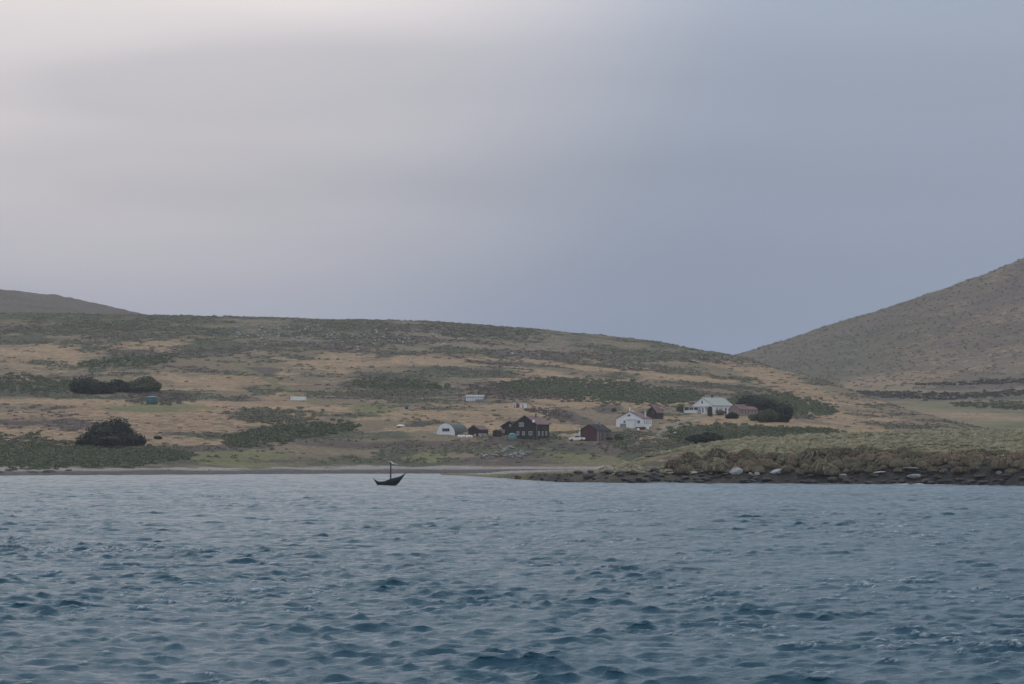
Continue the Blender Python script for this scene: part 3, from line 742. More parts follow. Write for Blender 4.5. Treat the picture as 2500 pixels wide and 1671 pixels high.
thicket('heath_thicket', 'brown heath strip sloping up behind the dark gabled house', 'thicket',
        [(1290,1000,1004),(1330,1000,1012),(1390,1008,1030)], 0.9, 'heath', 432, 80, n_per=20)
thicket('scrub_thicket', 'scrub on the rise between the white house and the tussac headland', 'thicket',
        [(1490,1072,1090),(1560,1062,1100),(1640,1084,1110)], 0.9, 'scrub', 433, 170, n_per=20)

thicket('heath_thicket', 'dark brown heath band across the valley at the foot of the steep right hill', 'thicket',
        [(2095,958,966),(2200,958,972),(2320,962,976),(2420,958,970),(2520,950,962),(2640,946,960)], 1.2, 'heath_dark', 434, 420, r=(1.6, 3.4), n_per=18, fld=RH, leaf=0.5)
thicket('scrub_thicket', 'dark green scrub in the valley at the right edge of the picture', 'thicket',
        [(2330,984,992),(2420,980,996),(2520,984,1000),(2640,984,1004)], 0.9, 'gorse', 435, 260, r=(1.4, 2.8), n_per=18, fld=RH, leaf=0.45)
thicket('heath_thicket', 'thin dark heath streak on the lowest slope of the steep right hill', 'thicket',
        [(2240,938,941),(2340,934,942),(2440,926,936),(2600,920,932)], 1.1, 'heath_dark', 436, 200, r=(1.6, 3.2), n_per=18, fld=RH, leaf=0.5)

# ---- scattered low scrub over the whole slope
def scatter_scrub(name, n, mat, dens, seed, u_range, y_range, w=(0.7, 1.7), h=(0.3, 0.75), fld=None, n_per=9, leaf=0.3):
    fld = fld or MAIN
    g = np.random.default_rng(seed)
    Yg = g.uniform(fld.Yg[0] + 20, 1760 if fld is MAIN else 2520, n * 14); u = g.uniform(u_range[0], u_range[1], n * 14)
    keep0 = g.random(len(u)) < (Yg / Yg.max())
    Yg = Yg[keep0]; u = u[keep0]
    X = (u - 1250) / F * Yg; Z = fld.at(X, Yg); y = YH - (Z - H) * F / Yg
    p = dens(X, Yg, u, y, Z)
    ok = (g.random(len(u)) < p) & (y > y_range[0]) & (y < y_range[1]); ok = np.nonzero(ok)[0][:n]
    C = np.stack([X[ok], Yg[ok], Z[ok]], 1); big = 1 + 0.5 * (Yg[ok] > 1400)
    rr = g.uniform(*w, len(ok)) * big; hh = g.uniform(*h, len(ok)) * big
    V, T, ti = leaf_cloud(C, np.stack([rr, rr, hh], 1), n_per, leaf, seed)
    return tag(link(name, mesh_np(name, V, T, M[mat], False, {'tint': ti})), kind='stuff')
o = scatter_scrub('green_scrub', 7000, 'scrub', lambda X, Y, u, y, Z: 0.9 * sstep(0.46, 0.62, fbm(X, Y*0.8, 30, 5, 61, 0.6)) * (1 - 0.97 * tan_at(u, Y)) + 0.015, 501, (-160, 2500), (760, 1130))
tag(o, 'low olive scrub scattered over the whole hillside', 'scrub')
o = scatter_scrub('brown_heath', 4500, 'heath', lambda X, Y, u, y, Z: 0.8 * sstep(0.5, 0.66, fbm(X, Y, 55, 4, 71, 0.55)) * (1 - 0.97 * tan_at(u, Y)) + 0.015, 502, (-160, 2500), (760, 1120), h=(0.2, 0.5))
tag(o, 'low brown heath scattered over the whole hillside', 'heath')
o = scatter_scrub('hill_tussocks', 1800, 'hill_tuft', lambda X, Y, u, y, Z: 0.5 + 0.0 * X, 503, (1700, 2600), (600, 950), w=(0.7, 1.5), h=(0.35, 0.8), fld=RH, leaf=0.4)
tag(o, 'grass tussocks covering the steep hill on the right', 'tussocks')

# ---- tussac grass on the headland
def tussac_mesh(seed, blades=300, r=1.0, h=1.0, bw=0.032):
    """a mop of grass: a rounded core with blades lying over it from the crown outwards and drooping at the skirt"""
    g = np.random.default_rng(seed); V = []; T = []; ti = []
    lump = g.uniform(0.85, 1.15, 8)
    def dome(a, th, k):
        q = lump[int(a / (2*math.pi) * 8) % 8]
        return np.array([math.cos(a)*math.sin(th)*r*k*q, math.sin(a)*math.sin(th)*r*k*q, max(h*(0.12 + 0.9*math.cos(th))*k, -0.1)])
    for b in range(blades):
        a = g.uniform(0, 2*math.pi); t0 = g.uniform(0.0, 1.15); t1 = t0 + g.uniform(0.35, 0.6); k = g.uniform(0.94, 1.10)
        w = bw * g.uniform(0.7, 1.5) * r; sd = np.array([-math.sin(a), math.cos(a), 0]) * w
        p0 = dome(a, t0, 0.9); p1 = dome(a, (t0 + t1)/2, k); p2 = dome((a + g.normal()*0.16) % (2*math.pi), t1, k * g.uniform(0.94, 1.06))
        i = len(V); V += [p0 - sd, p0 + sd, p1 - sd*1.1, p1 + sd*1.1, p2]
        T += [(i, i+1, i+3), (i, i+3, i+2), (i+2, i+3, i+4)]
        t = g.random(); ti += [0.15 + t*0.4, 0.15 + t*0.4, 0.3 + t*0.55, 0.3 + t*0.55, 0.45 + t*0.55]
    i = len(V); m = 9
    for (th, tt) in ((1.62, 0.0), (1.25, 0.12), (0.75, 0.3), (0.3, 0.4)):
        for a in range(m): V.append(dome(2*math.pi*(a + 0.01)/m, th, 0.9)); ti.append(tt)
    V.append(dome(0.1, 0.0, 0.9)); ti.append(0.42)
    for l in range(3):
        for a in range(m):
            b = (a+1) % m; T += [(i+l*m+a, i+l*m+b, i+(l+1)*m+b), (i+l*m+a, i+(l+1)*m+b, i+(l+1)*m+a)]
    for a in range(m): T.append((i+3*m+a, i+3*m+(a+1) % m, i+4*m))
    return np.array(V), np.array(T), np.array(ti)
g = np.random.default_rng(61)
cand = []
for q in range(26000):
    u = g.uniform(1470, 2640); Yq = g.uniform(586, 840)
    if g.random() > Yq / 840: continue
    Xq = px(u, Yq); zq = float(HL.at(Xq, Yq)); yf = float(np.interp(u, U4, Yf)); d = Yq - yf
    yk = float(np.interp(u, U4, Yk))
    if d < 9.5 + 2.5 * g.normal() or Yq > yk + 25 or zq < 1.6: continue
    yy = YH - (zq - H) * F / Yq
    if 1565 < u < 1665 and 1112 - (u-1615)*0.25 < yy < 1142 - (u-1615)*0.25: continue
    cand.append((Xq, Yq, zq, d, u))
    if len(cand) > 12000: break
cand.sort(key=lambda c: c[3] + 60 * (c[4] > 2510 or c[4] < 1640))
tm = []
for i in range(8):
    V, T, ti = tussac_mesh(600 + i); tm.append((V, T, ti))
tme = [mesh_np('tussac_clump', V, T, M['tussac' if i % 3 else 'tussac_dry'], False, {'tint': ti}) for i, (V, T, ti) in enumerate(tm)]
kept = []
for c in cand:
    rmin = 2.0 if (c[3] < 30 and 1640 < c[4] < 2510) else 0.95
    if all((c[0]-k[0])**2 + (c[1]-k[1])**2 > rmin**2 for k in kept[-260:]): kept.append(c)
for i, c in enumerate(kept[:300]):
    s = math.exp(g.normal(0.28, 0.3))
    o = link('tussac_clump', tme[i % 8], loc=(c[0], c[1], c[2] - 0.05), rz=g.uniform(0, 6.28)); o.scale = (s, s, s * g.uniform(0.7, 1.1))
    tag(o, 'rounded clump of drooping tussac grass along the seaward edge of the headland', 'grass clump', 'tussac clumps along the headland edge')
Vs = []; Ts = []; tis = []; nv = 0
tl = [tussac_mesh(640 + i, 12, bw=0.11) for i in range(8)]
for i, c in enumerate(kept[300:]):
    V, T, ti = tl[i % 8]; a = g.uniform(0, 6.28); s = math.exp(g.normal(-0.2, 0.3)); ca, sa = math.cos(a), math.sin(a)
    Rm = np.array([[ca, -sa, 0], [sa, ca, 0], [0, 0, g.uniform(0.4, 0.75)]])
    Vs.append((V @ Rm.T) * s + np.array(c[:3])); Ts.append(T + nv); tis.append(np.clip(0.3 + ti * 0.5 + g.normal() * 0.13, 0, 1)); nv += len(V)
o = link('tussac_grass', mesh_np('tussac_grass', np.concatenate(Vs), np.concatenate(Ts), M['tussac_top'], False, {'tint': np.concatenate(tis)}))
tag(o, 'pale green tussac grass covering the top of the headland', 'grass', kind='stuff')

# ------------------------------------------------------------------ rocks
def rock_mesh(name, seed, mat, ang=0.35):
    import bmesh
    g = np.random.default_rng(seed); bm = bmesh.new(); bmesh.ops.create_icosphere(bm, subdivisions=2, radius=1.0)
    ds = [(Vector(g.normal(size=3)).normalized(), g.uniform(0.55, 0.9)) for q in range(9)]
    for v in bm.verts:
        for d, c in ds:
            k = v.co.dot(d) - c
            if k > 0: v.co -= d * k
        v.co *= 1 + g.normal() * 0.03
    me = bpy.data.meshes.new(name); bm.to_mesh(me); bm.free(); me.materials.append(mat); return me
rk_dark = [rock_mesh('shore_rock', 700 + i, M['dark_rock']) for i in range(6)]
rk_pale = [rock_mesh('pale_boulder', 720 + i, M['pale_rock']) for i in range(5)]
M['hill_rock'] = stone('weathered hill rock', (0.17, 0.165, 0.155), (0.40, 0.39, 0.37))
rk_hill = [rock_mesh('hill_stone', 760 + i, M['hill_rock']) for i in range(4)]
rk_grey = [rock_mesh('grey_rock', 740 + i, M['grey_rock']) for i in range(6)]
def rock(name, me, fld, u, y, w, h, label, group=None, d=0.8, rz=0.0, sink=0.25, tilt=0.0):
    X0, Y0, z0 = fld.find(u, y); k = Y0 / F
    o = link(name, me, loc=(X0, Y0, z0 + h*k*(0.5 - sink)), rz=rz); o.scale = (w*k/2, w*k/2*d, h*k/2); o.rotation_euler = (0, tilt, rz)
    tag(o, label, 'rock', group); return o
for i in range(230):
    u = g.uniform(1260, 2560); ys = float(np.interp(u, U4, sh4)); yb = float(np.interp(u, U4, bank))
    y = ys - 1 - (ys - yb) * g.random() ** 1.2
    w = g.uniform(8, 30) * (0.55 if u < 1400 else 1); rock('shore_rock', rk_dark[i % 6], HL, u, y, w, w * g.uniform(0.3, 0.62), 'dark wet rock among others along the foot of the headland', 'dark rocks at the foot of the headland', rz=g.uniform(-0.5, 0.5))
for (u, y, w, h, lb, t) in [
    (1796,1158,36,22,'large rounded white boulder at the foot of the headland, the tallest pale one',-0.1),
    (1896,1156,38,14,'flat white slab shaped boulder right of the large rounded white boulder',-0.12),
    (1848,1160,14,12,'small white rock between the large rounded boulder and the flat white slab',0.1),
    (1832,1159,12,7,'small pale stone just right of the large rounded white boulder',0.0),
    (1985,1153,28,9,'pale grey ledge under the tussac right of the flat white slab',0.05),
    (2058,1162,22,10,'pale grey rock low down beneath the overhanging tussac',0.1),
    (2145,1156,36,9,'long broken white ledge in the middle of the dark headland rocks',-0.08),
    (2232,1146,62,9,'longest pale ledge directly below the tussac on the right part of headland',0.06),
    (2236,1167,46,16,'pale brownish block low above the water below the longest pale ledge',0.04),
    (1690,1158,26,11,'pale lichened rock at the left part of the headland foot',0.0),
    (1640,1158,16,7,'small pale rock left of the lichened rock near the bare soil bank',0.0),
    (2440,1158,20,14,'pale rock near the right edge of the picture in the dark shore',0.1)]:
    rock('pale_boulder', rk_pale[int(u) % 5] if 1780 < u < 1920 else rk_hill[int(u) % 4], HL, u, y, w, h * (1 if u < 1920 else 0.8), lb, 'pale boulders on the headland', rz=g.uniform(-0.3, 0.3), tilt=t)
for i in range(46):
    u = 1510 + 240 * g.random(); y = 1150 + 8 * g.random()
    w = g.uniform(4, 10); rock('shore_stone', rk_grey[i % 6], HL, u, y, w, w*0.6, 'small grey stone in the stony strip left of the large white boulder', 'stones at the foot of the soil bank', rz=g.uniform(0, 3))
for i in range(60):
    c = [(1195,1112,22,9),(1235,1100,40,10),(1250,1115,28,6),(1275,1110,22,6)][i % 4]
    u = c[0] + g.normal() * c[2] * 0.5; y = c[1] + g.normal() * c[3] * 0.5; w = g.uniform(6, 17)
    rock('outcrop_rock', rk_grey[i % 6], MAIN, u, y, w, w * g.uniform(0.45, 0.7), 'grey rock in the outcrop on the bank below the dark gabled house', 'rocks of the bank outcrop', rz=g.uniform(0, 3))
for i in range(36):
    u = g.uniform(0, 1150); y = g.uniform(1146, 1156); w = g.uniform(3, 7)
    rock('beach_stone', rk_grey[i % 6], MAIN, u, y, w, w*0.6, 'small pale stone lying on the shingle beach', 'stones on the beach', rz=g.uniform(0, 3))
for i in range(290):
    if i < 180: u = g.uniform(570, 1010); y = 822 + 13 * g.normal() + (u - 700) * 0.03; w = g.uniform(4, 8.5)
    elif i < 250: u = g.uniform(980, 1500); y = g.uniform(825, 900) + (u - 980) * 0.03; w = g.uniform(4, 9)
    else: u = g.uniform(1480, 1730); y = g.uniform(862, 908) + (u - 1480) * 0.05; w = g.uniform(4, 10)
    rock('hill_stone', rk_pale[i % 5] if i < 180 and i % 2 else rk_hill[i % 4], MAIN, u, y, w, w * g.uniform(0.5, 1.0), 'pale stone among the many scattered below the hilltop', 'stones scattered below the hilltop', rz=g.uniform(0, 3))
rock('hill_boulder', rk_pale[1], MAIN, 1083, 846, 13, 10, 'lone pale boulder standing high on the middle of the hill', sink=0.1)
rock('hill_boulder', rk_pale[2], MAIN, 1250, 868, 11, 8, 'pale boulder on the slope right of the lone hilltop boulder', sink=0.1)
rock('hill_boulder', rk_hill[3], MAIN, 1690, 884, 40, 8, 'long pale rock slab near the right end of the ridge', sink=0.2, tilt=0.25)

# ------------------------------------------------------------------ buildings
def roof_slabs(mb, W, L, he, hr, over=0.35, th=0.16, cx=0.0):
    """gable roof: ridge along y, as one folded sheet"""
    s = (hr - he) / (W/2); x1 = W/2 + over; z1 = he - over * s
    prof = [(cx - x1, z1 + 0.02), (cx, hr + 0.02), (cx + x1, z1 + 0.02), (cx + x1, z1 + 0.02 + th), (cx, hr + 0.02 + th), (cx - x1, z1 + 0.02 + th)]
    mb.extrude(prof, 'y', -L/2 - over, L/2 + over); return mb
def gable_walls(mb, W, L, he, hr, foot=1.6):
    mb.extrude([(-W/2, -foot), (W/2, -foot), (W/2, he), (0, hr), (-W/2, he)], 'y', -L/2, L/2); return mb
def window(parent, face, a, z, w, h, off, fmat='white', bars=1, t=0.09):
    """frame with its pane on a wall: face 'f' (front gable, at y = off) or 's' (right side, at x = off); a, z = centre"""
    def bx(mb, a0, a1, z0, z1, d0, d1):
        if face == 'f': mb.box(a0, a1, off - d1, off - d0, z0, z1)
        else: mb.box(off + d0, off + d1, a0, a1, z0, z1)
    f = MB(); bx(f, a-w/2-t, a+w/2+t, z-h/2-t, z-h/2, 0.0, 0.08); bx(f, a-w/2-t, a+w/2+t, z+h/2, z+h/2+t, 0.0, 0.08)
    bx(f, a-w/2-t, a-w/2, z-h/2, z+h/2, 0.0, 0.08); bx(f, a+w/2, a+w/2+t, z-h/2, z+h/2, 0.0, 0.08)
    for q in range(bars):
        c = a - w/2 + w * (q + 1) / (bars + 1); bx(f, c-0.035, c+0.035, z-h/2, z+h/2, 0.0, 0.07)
    o = f.build('window', M[fmat], parent)
    p = MB(); bx(p, a-w/2, a+w/2, z-h/2, z+h/2, -0.02, 0.03); p.build('pane', M['glass'], o)
    return o
def place(u, y, Ymin=None):
    return MAIN.find(u, y, Ymin)
def base_empty(name, u, y, rz, label, cat, group=None, dY=0.0, fld=None):
    X0, Y0, z0 = MAIN.find(u, y)
    if dY < 0: z0 = float(MAIN.at(X0, Y0 + dY))
    e = empty(name, (X0, Y0 + dY, z0), R(rz)); tag(e, label, cat, group); return e, F / Y0

# --- dark two storey house
e, k = base_empty('gabled_house', 1297, 1073, -26, 'dark two storey gabled house with white framed windows and faded red roof', 'house', dY=5)
W, L, he, hr = 9.3, 10.2, 5.3, 8.3
gable_walls(MB(), W, L, he, hr).build('wall', M['black_wall'], e)
rf = roof_slabs(MB(), W, L, he, hr).build('roof', M['red_roof'], e)
MB().tube([(0.9, 2.0, hr - 0.6), (0.9, 2.0, hr + 0.9)], 0.2, n=10).build('chimney', M['dark'], rf)
for a in (-0.42, 0.62): window(e, 'f', -1.5 + a, 5.2, 0.62, 1.25, -L/2)
for a in (-2.7, -0.5): window(e, 'f', a, 2.1, 0.7, 1.15, -L/2)
window(e, 'f', 2.2, 2.1, 1.15, 1.15, -L/2, bars=2)
for a in (-3.4, -0.4, 2.7): window(e, 's', a, 2.1, 1.0, 1.3, W/2)
MB().tube([(W/2 + 0.08, -L/2 - 0.1, -0.6), (W/2 + 0.08, -L/2 - 0.1, he + 0.1)], 0.075, n=8).build('downpipe', M['grey'], e)
d = MB().lathe([(0.02, 0.0), (0.3, 0.06), (0.55, 0.2), (0.57, 0.22), (0.3, 0.1), (0.02, 0.05)], n=18).build('dish', M['white'], e, True, loc=(W/2 - 0.9, -L/2 - 0.55, he + 1.0))
d.rotation_euler = (R(70), R(-20), 0)
MB().tube([(W/2 - 0.9, -L/2, he + 0.75), (W/2 - 0.9, -L/2 - 0.5, he + 0.95)], 0.05, n=6).build('dish_arm', M['grey'], e)
e2, k = base_empty('lean_to', 1253, 1068, -26, 'low dark gabled outbuilding joined to the left side of the dark house', 'outbuilding', dY=9)
gable_walls(MB(), 6.2, 7, 3.9, 5.6).build('wall', M['black_wall'], e2); roof_slabs(MB(), 6.2, 7, 3.9, 5.6).build('roof', M['dark_roof'], e2)
window(e2, 'f', -0.6, 4.3, 0.5, 0.6, -3.5, 'maroon', 0); window(e2, 'f', 0.5, 4.2, 0.5, 0.5, -3.5, 'white', 0)
window(e2, 'f', -2.1, 2.2, 0.5, 1.0, -3.5)
MB().box(-3.6, -2.6, -3.9, -3.56, -0.8, 2.9).build('door', M['maroon'], e2)
e3, k = base_empty('small_shed', 1214, 1067, -20, 'small black shed at the left end of the dark house', 'shed', dY=1.2)
gable_walls(MB(), 2.6, 2.4, 2.0, 2.45).build('wall', M['black_wall'], e3); roof_slabs(MB(), 2.6, 2.4, 2.0, 2.45, 0.12, 0.08).build('roof', M['dark_roof'], e3)
MB().box(-0.45, 0.35, -1.25, -1.203, 0.0, 1.7).build('door', M['dark'], e3)
e4, k = base_empty('post', 1225, 1064, 0, 'thin white post between the black shed and the dark house', 'post')
MB().tube([(0, 0, -0.3), (0, 0, 2.9)], 0.08, 0.07, 8).build('shaft', M['white'], e4); MB().lathe([(0.11, 2.9), (0.11, 2.96), (0.02, 3.05)], n=8).build('cap', M['grey'], e4)
e5, k = base_empty('water_tank', 1251, 1070, 0, 'pale teal domed water tank in front of the dark house', 'tank', dY=-4.5)
MB().lathe([(1.45, -0.5), (1.5, 0.0), (1.5, 1.55), (1.42, 1.6)], n=26).build('body', M['teal'], e5, True)
MB().lathe([(1.46, 1.6), (1.35, 1.85), (1.0, 2.15), (0.5, 2.35), (0.05, 2.42)], n=26).build('dome', M['teal'], e5, True)
MB().lathe([(0.3, 2.35), (0.3, 2.5), (0.05, 2.52)], n=14).build('hatch', M['dark'], e5)
for i, (u, lb) in enumerate(((1304, 'red gas cylinder at the corner of the dark house, left of the pair'), (1309, 'red gas cylinder at the corner of the dark house, right of the pair'))):
    q, k = base_empty('gas_cylinder', u, 1074, 0, lb, 'gas cylinder', 'red gas cylinders by the dark house')
    MB().lathe([(0.2, -0.1), (0.24, 0.05), (0.24, 1.15), (0.17, 1.3), (0.07, 1.36)], n=14).build('body', M['red'], q, True)
    MB().lathe([(0.09, 1.36), (0.09, 1.5), (0.03, 1.52)], n=10).build('valve', M['grey'], q)

# --- arched hut
e, k = base_empty('arched_hut', 1103, 1062, -24, 'half round metal hut with a white end wall and one wide dark window', 'hut', dY=5)
r = 3.75; Lh = 11.0; arc = [(r*math.cos(t)*0.98, 0.15 + (r*1.05)*math.sin(t)) for t in np.linspace(0, math.pi, 25)]
MB().extrude([(-r*0.98, -1.2), (r*0.98, -1.2)] + arc, 'y', -Lh/2, -Lh/2 + 0.25).build('end_wall', M['white_wall'], e)
outer = [((r+0.1)*math.cos(t), 0.15 + (r+0.1)*1.05*math.sin(t)) for t in np.linspace(0, math.pi, 25)]; inner = [((r-0.06)*math.cos(t), 0.15 + (r-0.06)*1.05*math.sin(t)) for t in np.linspace(math.pi, 0, 25)]
MB().extrude([(r+0.1, -1.2)] + outer + [(-r-0.1, -1.2), (-r+0.06, -1.2)] + inner + [(r-0.06, -1.2)], 'y', -Lh/2 - 0.05 + 0.1, Lh/2).build('roof', M['hut_roof'], e)
window(e, 'f', 0.15, 1.75, 2.7, 0.95, -Lh/2, 'pale_wall', 2)
# --- shed beside it
e, k = base_empty('shed', 1167, 1065, -30, 'low dark shed with a faded red roof right of the arched hut', 'shed', dY=2.5)
gable_walls(MB(), 4.6, 6.2, 2.3, 3.7).build('wall', M['black_wall'], e); roof_slabs(MB(), 4.6, 6.2, 2.3, 3.7, 0.25).build('roof', M['red_roof'], e)
MB().box(-0.9, 0.7, -3.16, -3.103, -0.2, 2.0).build('door', M['dark'], e)
for i, (u, lb) in enumerate(((1173, 'pale grey square tank by the low shed, left of two'), (1184, 'pale grey square tank by the low shed, right of two'))):
    q, k = base_empty('square_tank', u, 1067.5, -28, lb, 'tank', 'square tanks by the low shed')
    MB().box(-0.6, 0.6, -0.55, 0.55, 0.12, 1.3).build('body', M['pale_wall'], q); MB().box(-0.66, 0.66, -0.6, 0.6, -0.2, 0.118).build('pallet', M['wood'], q)
    MB().lathe([(0.2, 1.3), (0.2, 1.42), (0.03, 1.44)], n=12).build('cap', M['dark'], q)
for i, u in enumerate((1120, 1126, 1132, 1139, 1145, 1151)):
    lb = ['white drum standing apart at the left end of the row before the hut', 'second white drum from the left in the row before the hut', 'third white drum from the left in the row before the hut',
          'third white drum from the orange one in the row before the hut', 'second white drum from the orange one in the row before the hut', 'white drum right next to the orange drum'][i]
    q, k = base_empty('white_drum', u, 1068.5 + (0.6 if i % 2 else 0), 12 * i, lb, 'drum', 'white drums before the arched hut')
    MB().lathe([(0.36, -0.15), (0.4, 0.0), (0.4, 0.32), (0.43, 0.34), (0.43, 0.38), (0.4, 0.4), (0.4, 0.85), (0.36, 0.9), (0.05, 0.92)], n=16).build('body', M['white'], q, True)
    MB().lathe([(0.3, 0.92), (0.3, 0.95), (0.02, 0.96)], n=14).build('lid', M['grey'], q)
q, k = base_empty('orange_drum', 1159.5, 1067, 0, 'orange pink drum at the right end of the row of white drums', 'drum')
MB().lathe([(0.4, -0.15), (0.48, 0.0), (0.5, 0.5), (0.44, 0.85), (0.2, 0.98), (0.05, 1.0)], n=16).build('body', M['orange'], q, True); MB().lathe([(0.16, 0.99), (0.16, 1.08), (0.02, 1.09)], n=10).build('cap', M['red'], q)
for u, lb in ((1062, 'white tub in the grass left of the arched hut, farther one'), (1072, 'white tub beside the left foot of the arched hut')):
    q, k = base_empty('white_tub', u, 1060, 0, lb, 'tub', 'white tubs left of the hut')
    MB().lathe([(0.5, -0.1), (0.62, 0.1), (0.68, 0.62), (0.72, 0.66), (0.62, 0.7), (0.05, 0.72)], n=16).build('body', M['white'], q, True); MB().lathe([(0.5, 0.72), (0.5, 0.78), (0.03, 0.8)], n=12).build('lid', M['grey'], q)

# --- red barn
e, k = base_empty('barn', 1455, 1077, -32, 'dull red barn with a dark roof and a small porch on its right side', 'barn', dY=4)
W, L, he, hr = 7.0, 9.4, 3.6, 5.7
gable_walls(MB(), W, L, he, hr).build('wall', M['barn_red'], e); rf = roof_slabs(MB(), W, L, he, hr, 0.25).build('roof', M['dark_roof'], e)
MB().box(0.2, 0.9, 1.2, 1.9, hr - 0.9, hr + 0.75).build('chimney', M['grey'], rf)
MB().tube([(W/2 - 1.0, -0.6, he + 0.2), (W/2 - 1.0, -0.6, he + 2.4)], 0.07, n=8).build('flue', M['grey'], rf)
MB().box(W/2 + 0.003, W/2 + 0.08, -L/2, L/2, -1.2, he - 0.15).build('side_cladding', M['brown_wall'], e)
for a in (-L/2 + 0.08, -2.9, 0.1, 3.6): MB().box(W/2 + 0.082, W/2 + 0.22, a, a + 0.2, -1.2, he - 0.1).build('porch_post', M['pale_wall'], e)
window(e, 's', -1.6, 1.9, 0.9, 1.1, W/2 + 0.085, 'pale_wall'); window(e, 's', 1.9, 1.9, 0.9, 1.1, W/2 + 0.085, 'pale_wall')
MB().box(-W/2 - 0.02, -W/2 + 0.16, -L/2 - 0.06, -L/2 - 0.004, -1.2, he).build('corner_board', M['pale_wall'], e); MB().box(W/2 - 0.16, W/2 + 0.0, -L/2 - 0.06, -L/2 - 0.004, -1.2, he).build('corner_board', M['pale_wall'], e)
q, k = base_empty('leaning_board', 1414.5, 1064, -10, 'white pointed board leaning at the left end of the red barn', 'board', dY=1.5)
MB().extrude([(-0.45, -0.3), (0.4, -0.3), (0.4, 2.9), (0.15, 2.9)], 'y', -0.06, 0.06).build('board', M['white'], q); MB().tube([(0.3, 0.1, 1.6), (0.3, 1.1, -0.3)], 0.05, n=6).build('brace', M['wood'], q)
q, k = base_empty('farm_trailer', 1487, 1078, -20, 'dark farm trailer parked by the porch of the red barn', 'trailer', dY=0)
MB().box(-1.1, 1.1, -0.8, 0.8, 0.62, 0.8).box(-1.1, 1.1, -0.8, -0.74, 0.8, 1.35).box(-1.1, 1.1, 0.74, 0.8, 0.8, 1.35).box(-1.1, -1.04, -0.74, 0.74, 0.8, 1.35).box(1.04, 1.1, -0.74, 0.74, 0.8, 1.35).build('bed', M['rust'], q)
MB().tube([(1.1, 0, 0.62), (2.2, 0, 0.5)], 0.06, n=6).build('drawbar', M['dark'], q)
for sy in (-0.9, 0.78): 
    w = MB().extrude([(0.42*math.cos(t), 0.42 + 0.42*math.sin(t)) for t in np.linspace(0, 2*math.pi, 17)[:-1]], 'y', sy, sy + 0.16).build('wheel', M['tyre'], q)

# --- white pickup
def pickup(u, y, rz, label):
    q, k = base_empty('pickup_truck', u, y, rz, label, 'pickup truck', dY=-2.5)
    # body points left (-x)
    side = [(-2.65,0.55),(-2.72,0.78),(-2.6,1.02),(-1.35,1.16),(-0.62,1.74),(0.75,1.76),(0.98,1.12),(2.6,1.1),(2.68,0.62),(2.3,0.45),(-2.3,0.42)]
    b = MB(); b.extrude(side, 'y', -0.86, 0.86); o = b.build('body', M['white'], q)
    for s in (-1, 1):
        y0, y1 = (-0.885, -0.863) if s < 0 else (0.863, 0.885)
        MB().extrude([(-1.1,1.17),(-0.58,1.64),(0.08,1.66),(0.08,1.17)], 'y', y0, y1).build('side_window', M['glass'], q)
        MB().extrude([(0.16,1.17),(0.16,1.66),(0.66,1.66),(0.82,1.17)], 'y', y0, y1).build('side_window', M['glass'], q)
        MB().box(-2.735, -2.66, s*0.62 - 0.18, s*0.62 + 0.18, 0.78, 0.96).build('headlight', M['grey'], q)
        MB().box(2.66, 2.70, s*0.74 - 0.08, s*0.74 + 0.08, 0.75, 1.02).build('tail_light', M['red'], q)
        for x in (-1.72, 1.55):
            c = (-0.93 if s < 0 else 0.73)
            w = MB().extrude([(x + 0.37*math.cos(t), 0.37 + 0.37*math.sin(t)) for t in np.linspace(0, 2*math.pi, 21)[:-1]], 'y', c, c + 0.2).build('wheel', M['tyre'], q)
            yo = (-0.945, -0.932) if s < 0 else (0.932, 0.945)
            MB().extrude([(x + 0.2*math.cos(t), 0.37 + 0.2*math.sin(t)) for t in np.linspace(0, 2*math.pi, 15)[:-1]], 'y', *yo).build('rim', M['grey'], w)
    # windscreen and load bed
    MB().extrude([(-1.36,1.185),(-0.66,1.72),(-0.63,1.70),(-1.33,1.165)], 'y', -0.72, 0.72).build('windscreen', M['glass'], q)
    MB().box(1.1, 2.5, -0.72, 0.72, 1.102, 1.115).build('load_bed', M['dark'], q)
    MB().box(-2.8, -2.7, -0.8, 0.8, 0.45, 0.66).build('bumper', M['grey'], q)
    q.scale = (1.08, 1.1, 1.16)
    return q
pickup(1408, 1075.5, 6, 'white pickup truck parked at the left end of the red barn, facing left')

# --- white house with red roof
e, k = base_empty('white_house', 1549, 1045, -24, 'white gabled house with faded red roof and a square white front porch', 'house', dY=5)
W, L, he, hr = 10.6, 8.6, 3.3, 5.9
gable_walls(MB(), W, L, he, hr).build('wall', M['white_wall'], e)
rf = roof_slabs(MB(), W, L, he, hr, 0.2).build('roof', M['red_roof'], e)
MB().tube([(-2.2, 1.5, he + 0.8), (-2.2, 1.5, hr + 1.9)], 0.2, n=10).build('chimney', M['white'], rf)
MB().tube([(4.1, 1.0, he + 0.2), (4.1, 1.0, hr + 0.1)], 0.24, n=10).build('chimney', M['white'], rf)
MB().extrude([(-3.6, 3.5), (0.2, 3.5), (0.2, hr + 0.1), (-1.2, hr + 0.5), (-3.6, 4.2)], 'y', 0.6, 1.2).build('rear_gable', M['white_wall'], e)
window(e, 'f', -0.2, 4.55, 1.05, 0.6, -L/2, 'white', 1); window(e, 'f', -2.0, 2.2, 0.7, 0.95, -L/2); window(e, 'f', 3.6, 2.2, 0.95, 1.1, -L/2)
p = MB().box(-0.75, 2.35, -L/2 - 1.7, -L/2 - 0.004, -1.8, 2.85).build('porch', M['white_wall'], e)
MB().box(-0.9, 2.5, -L/2 - 1.85, -L/2 - 0.006, 2.852, 3.0).build('porch_roof', M['pale_wall'], p)
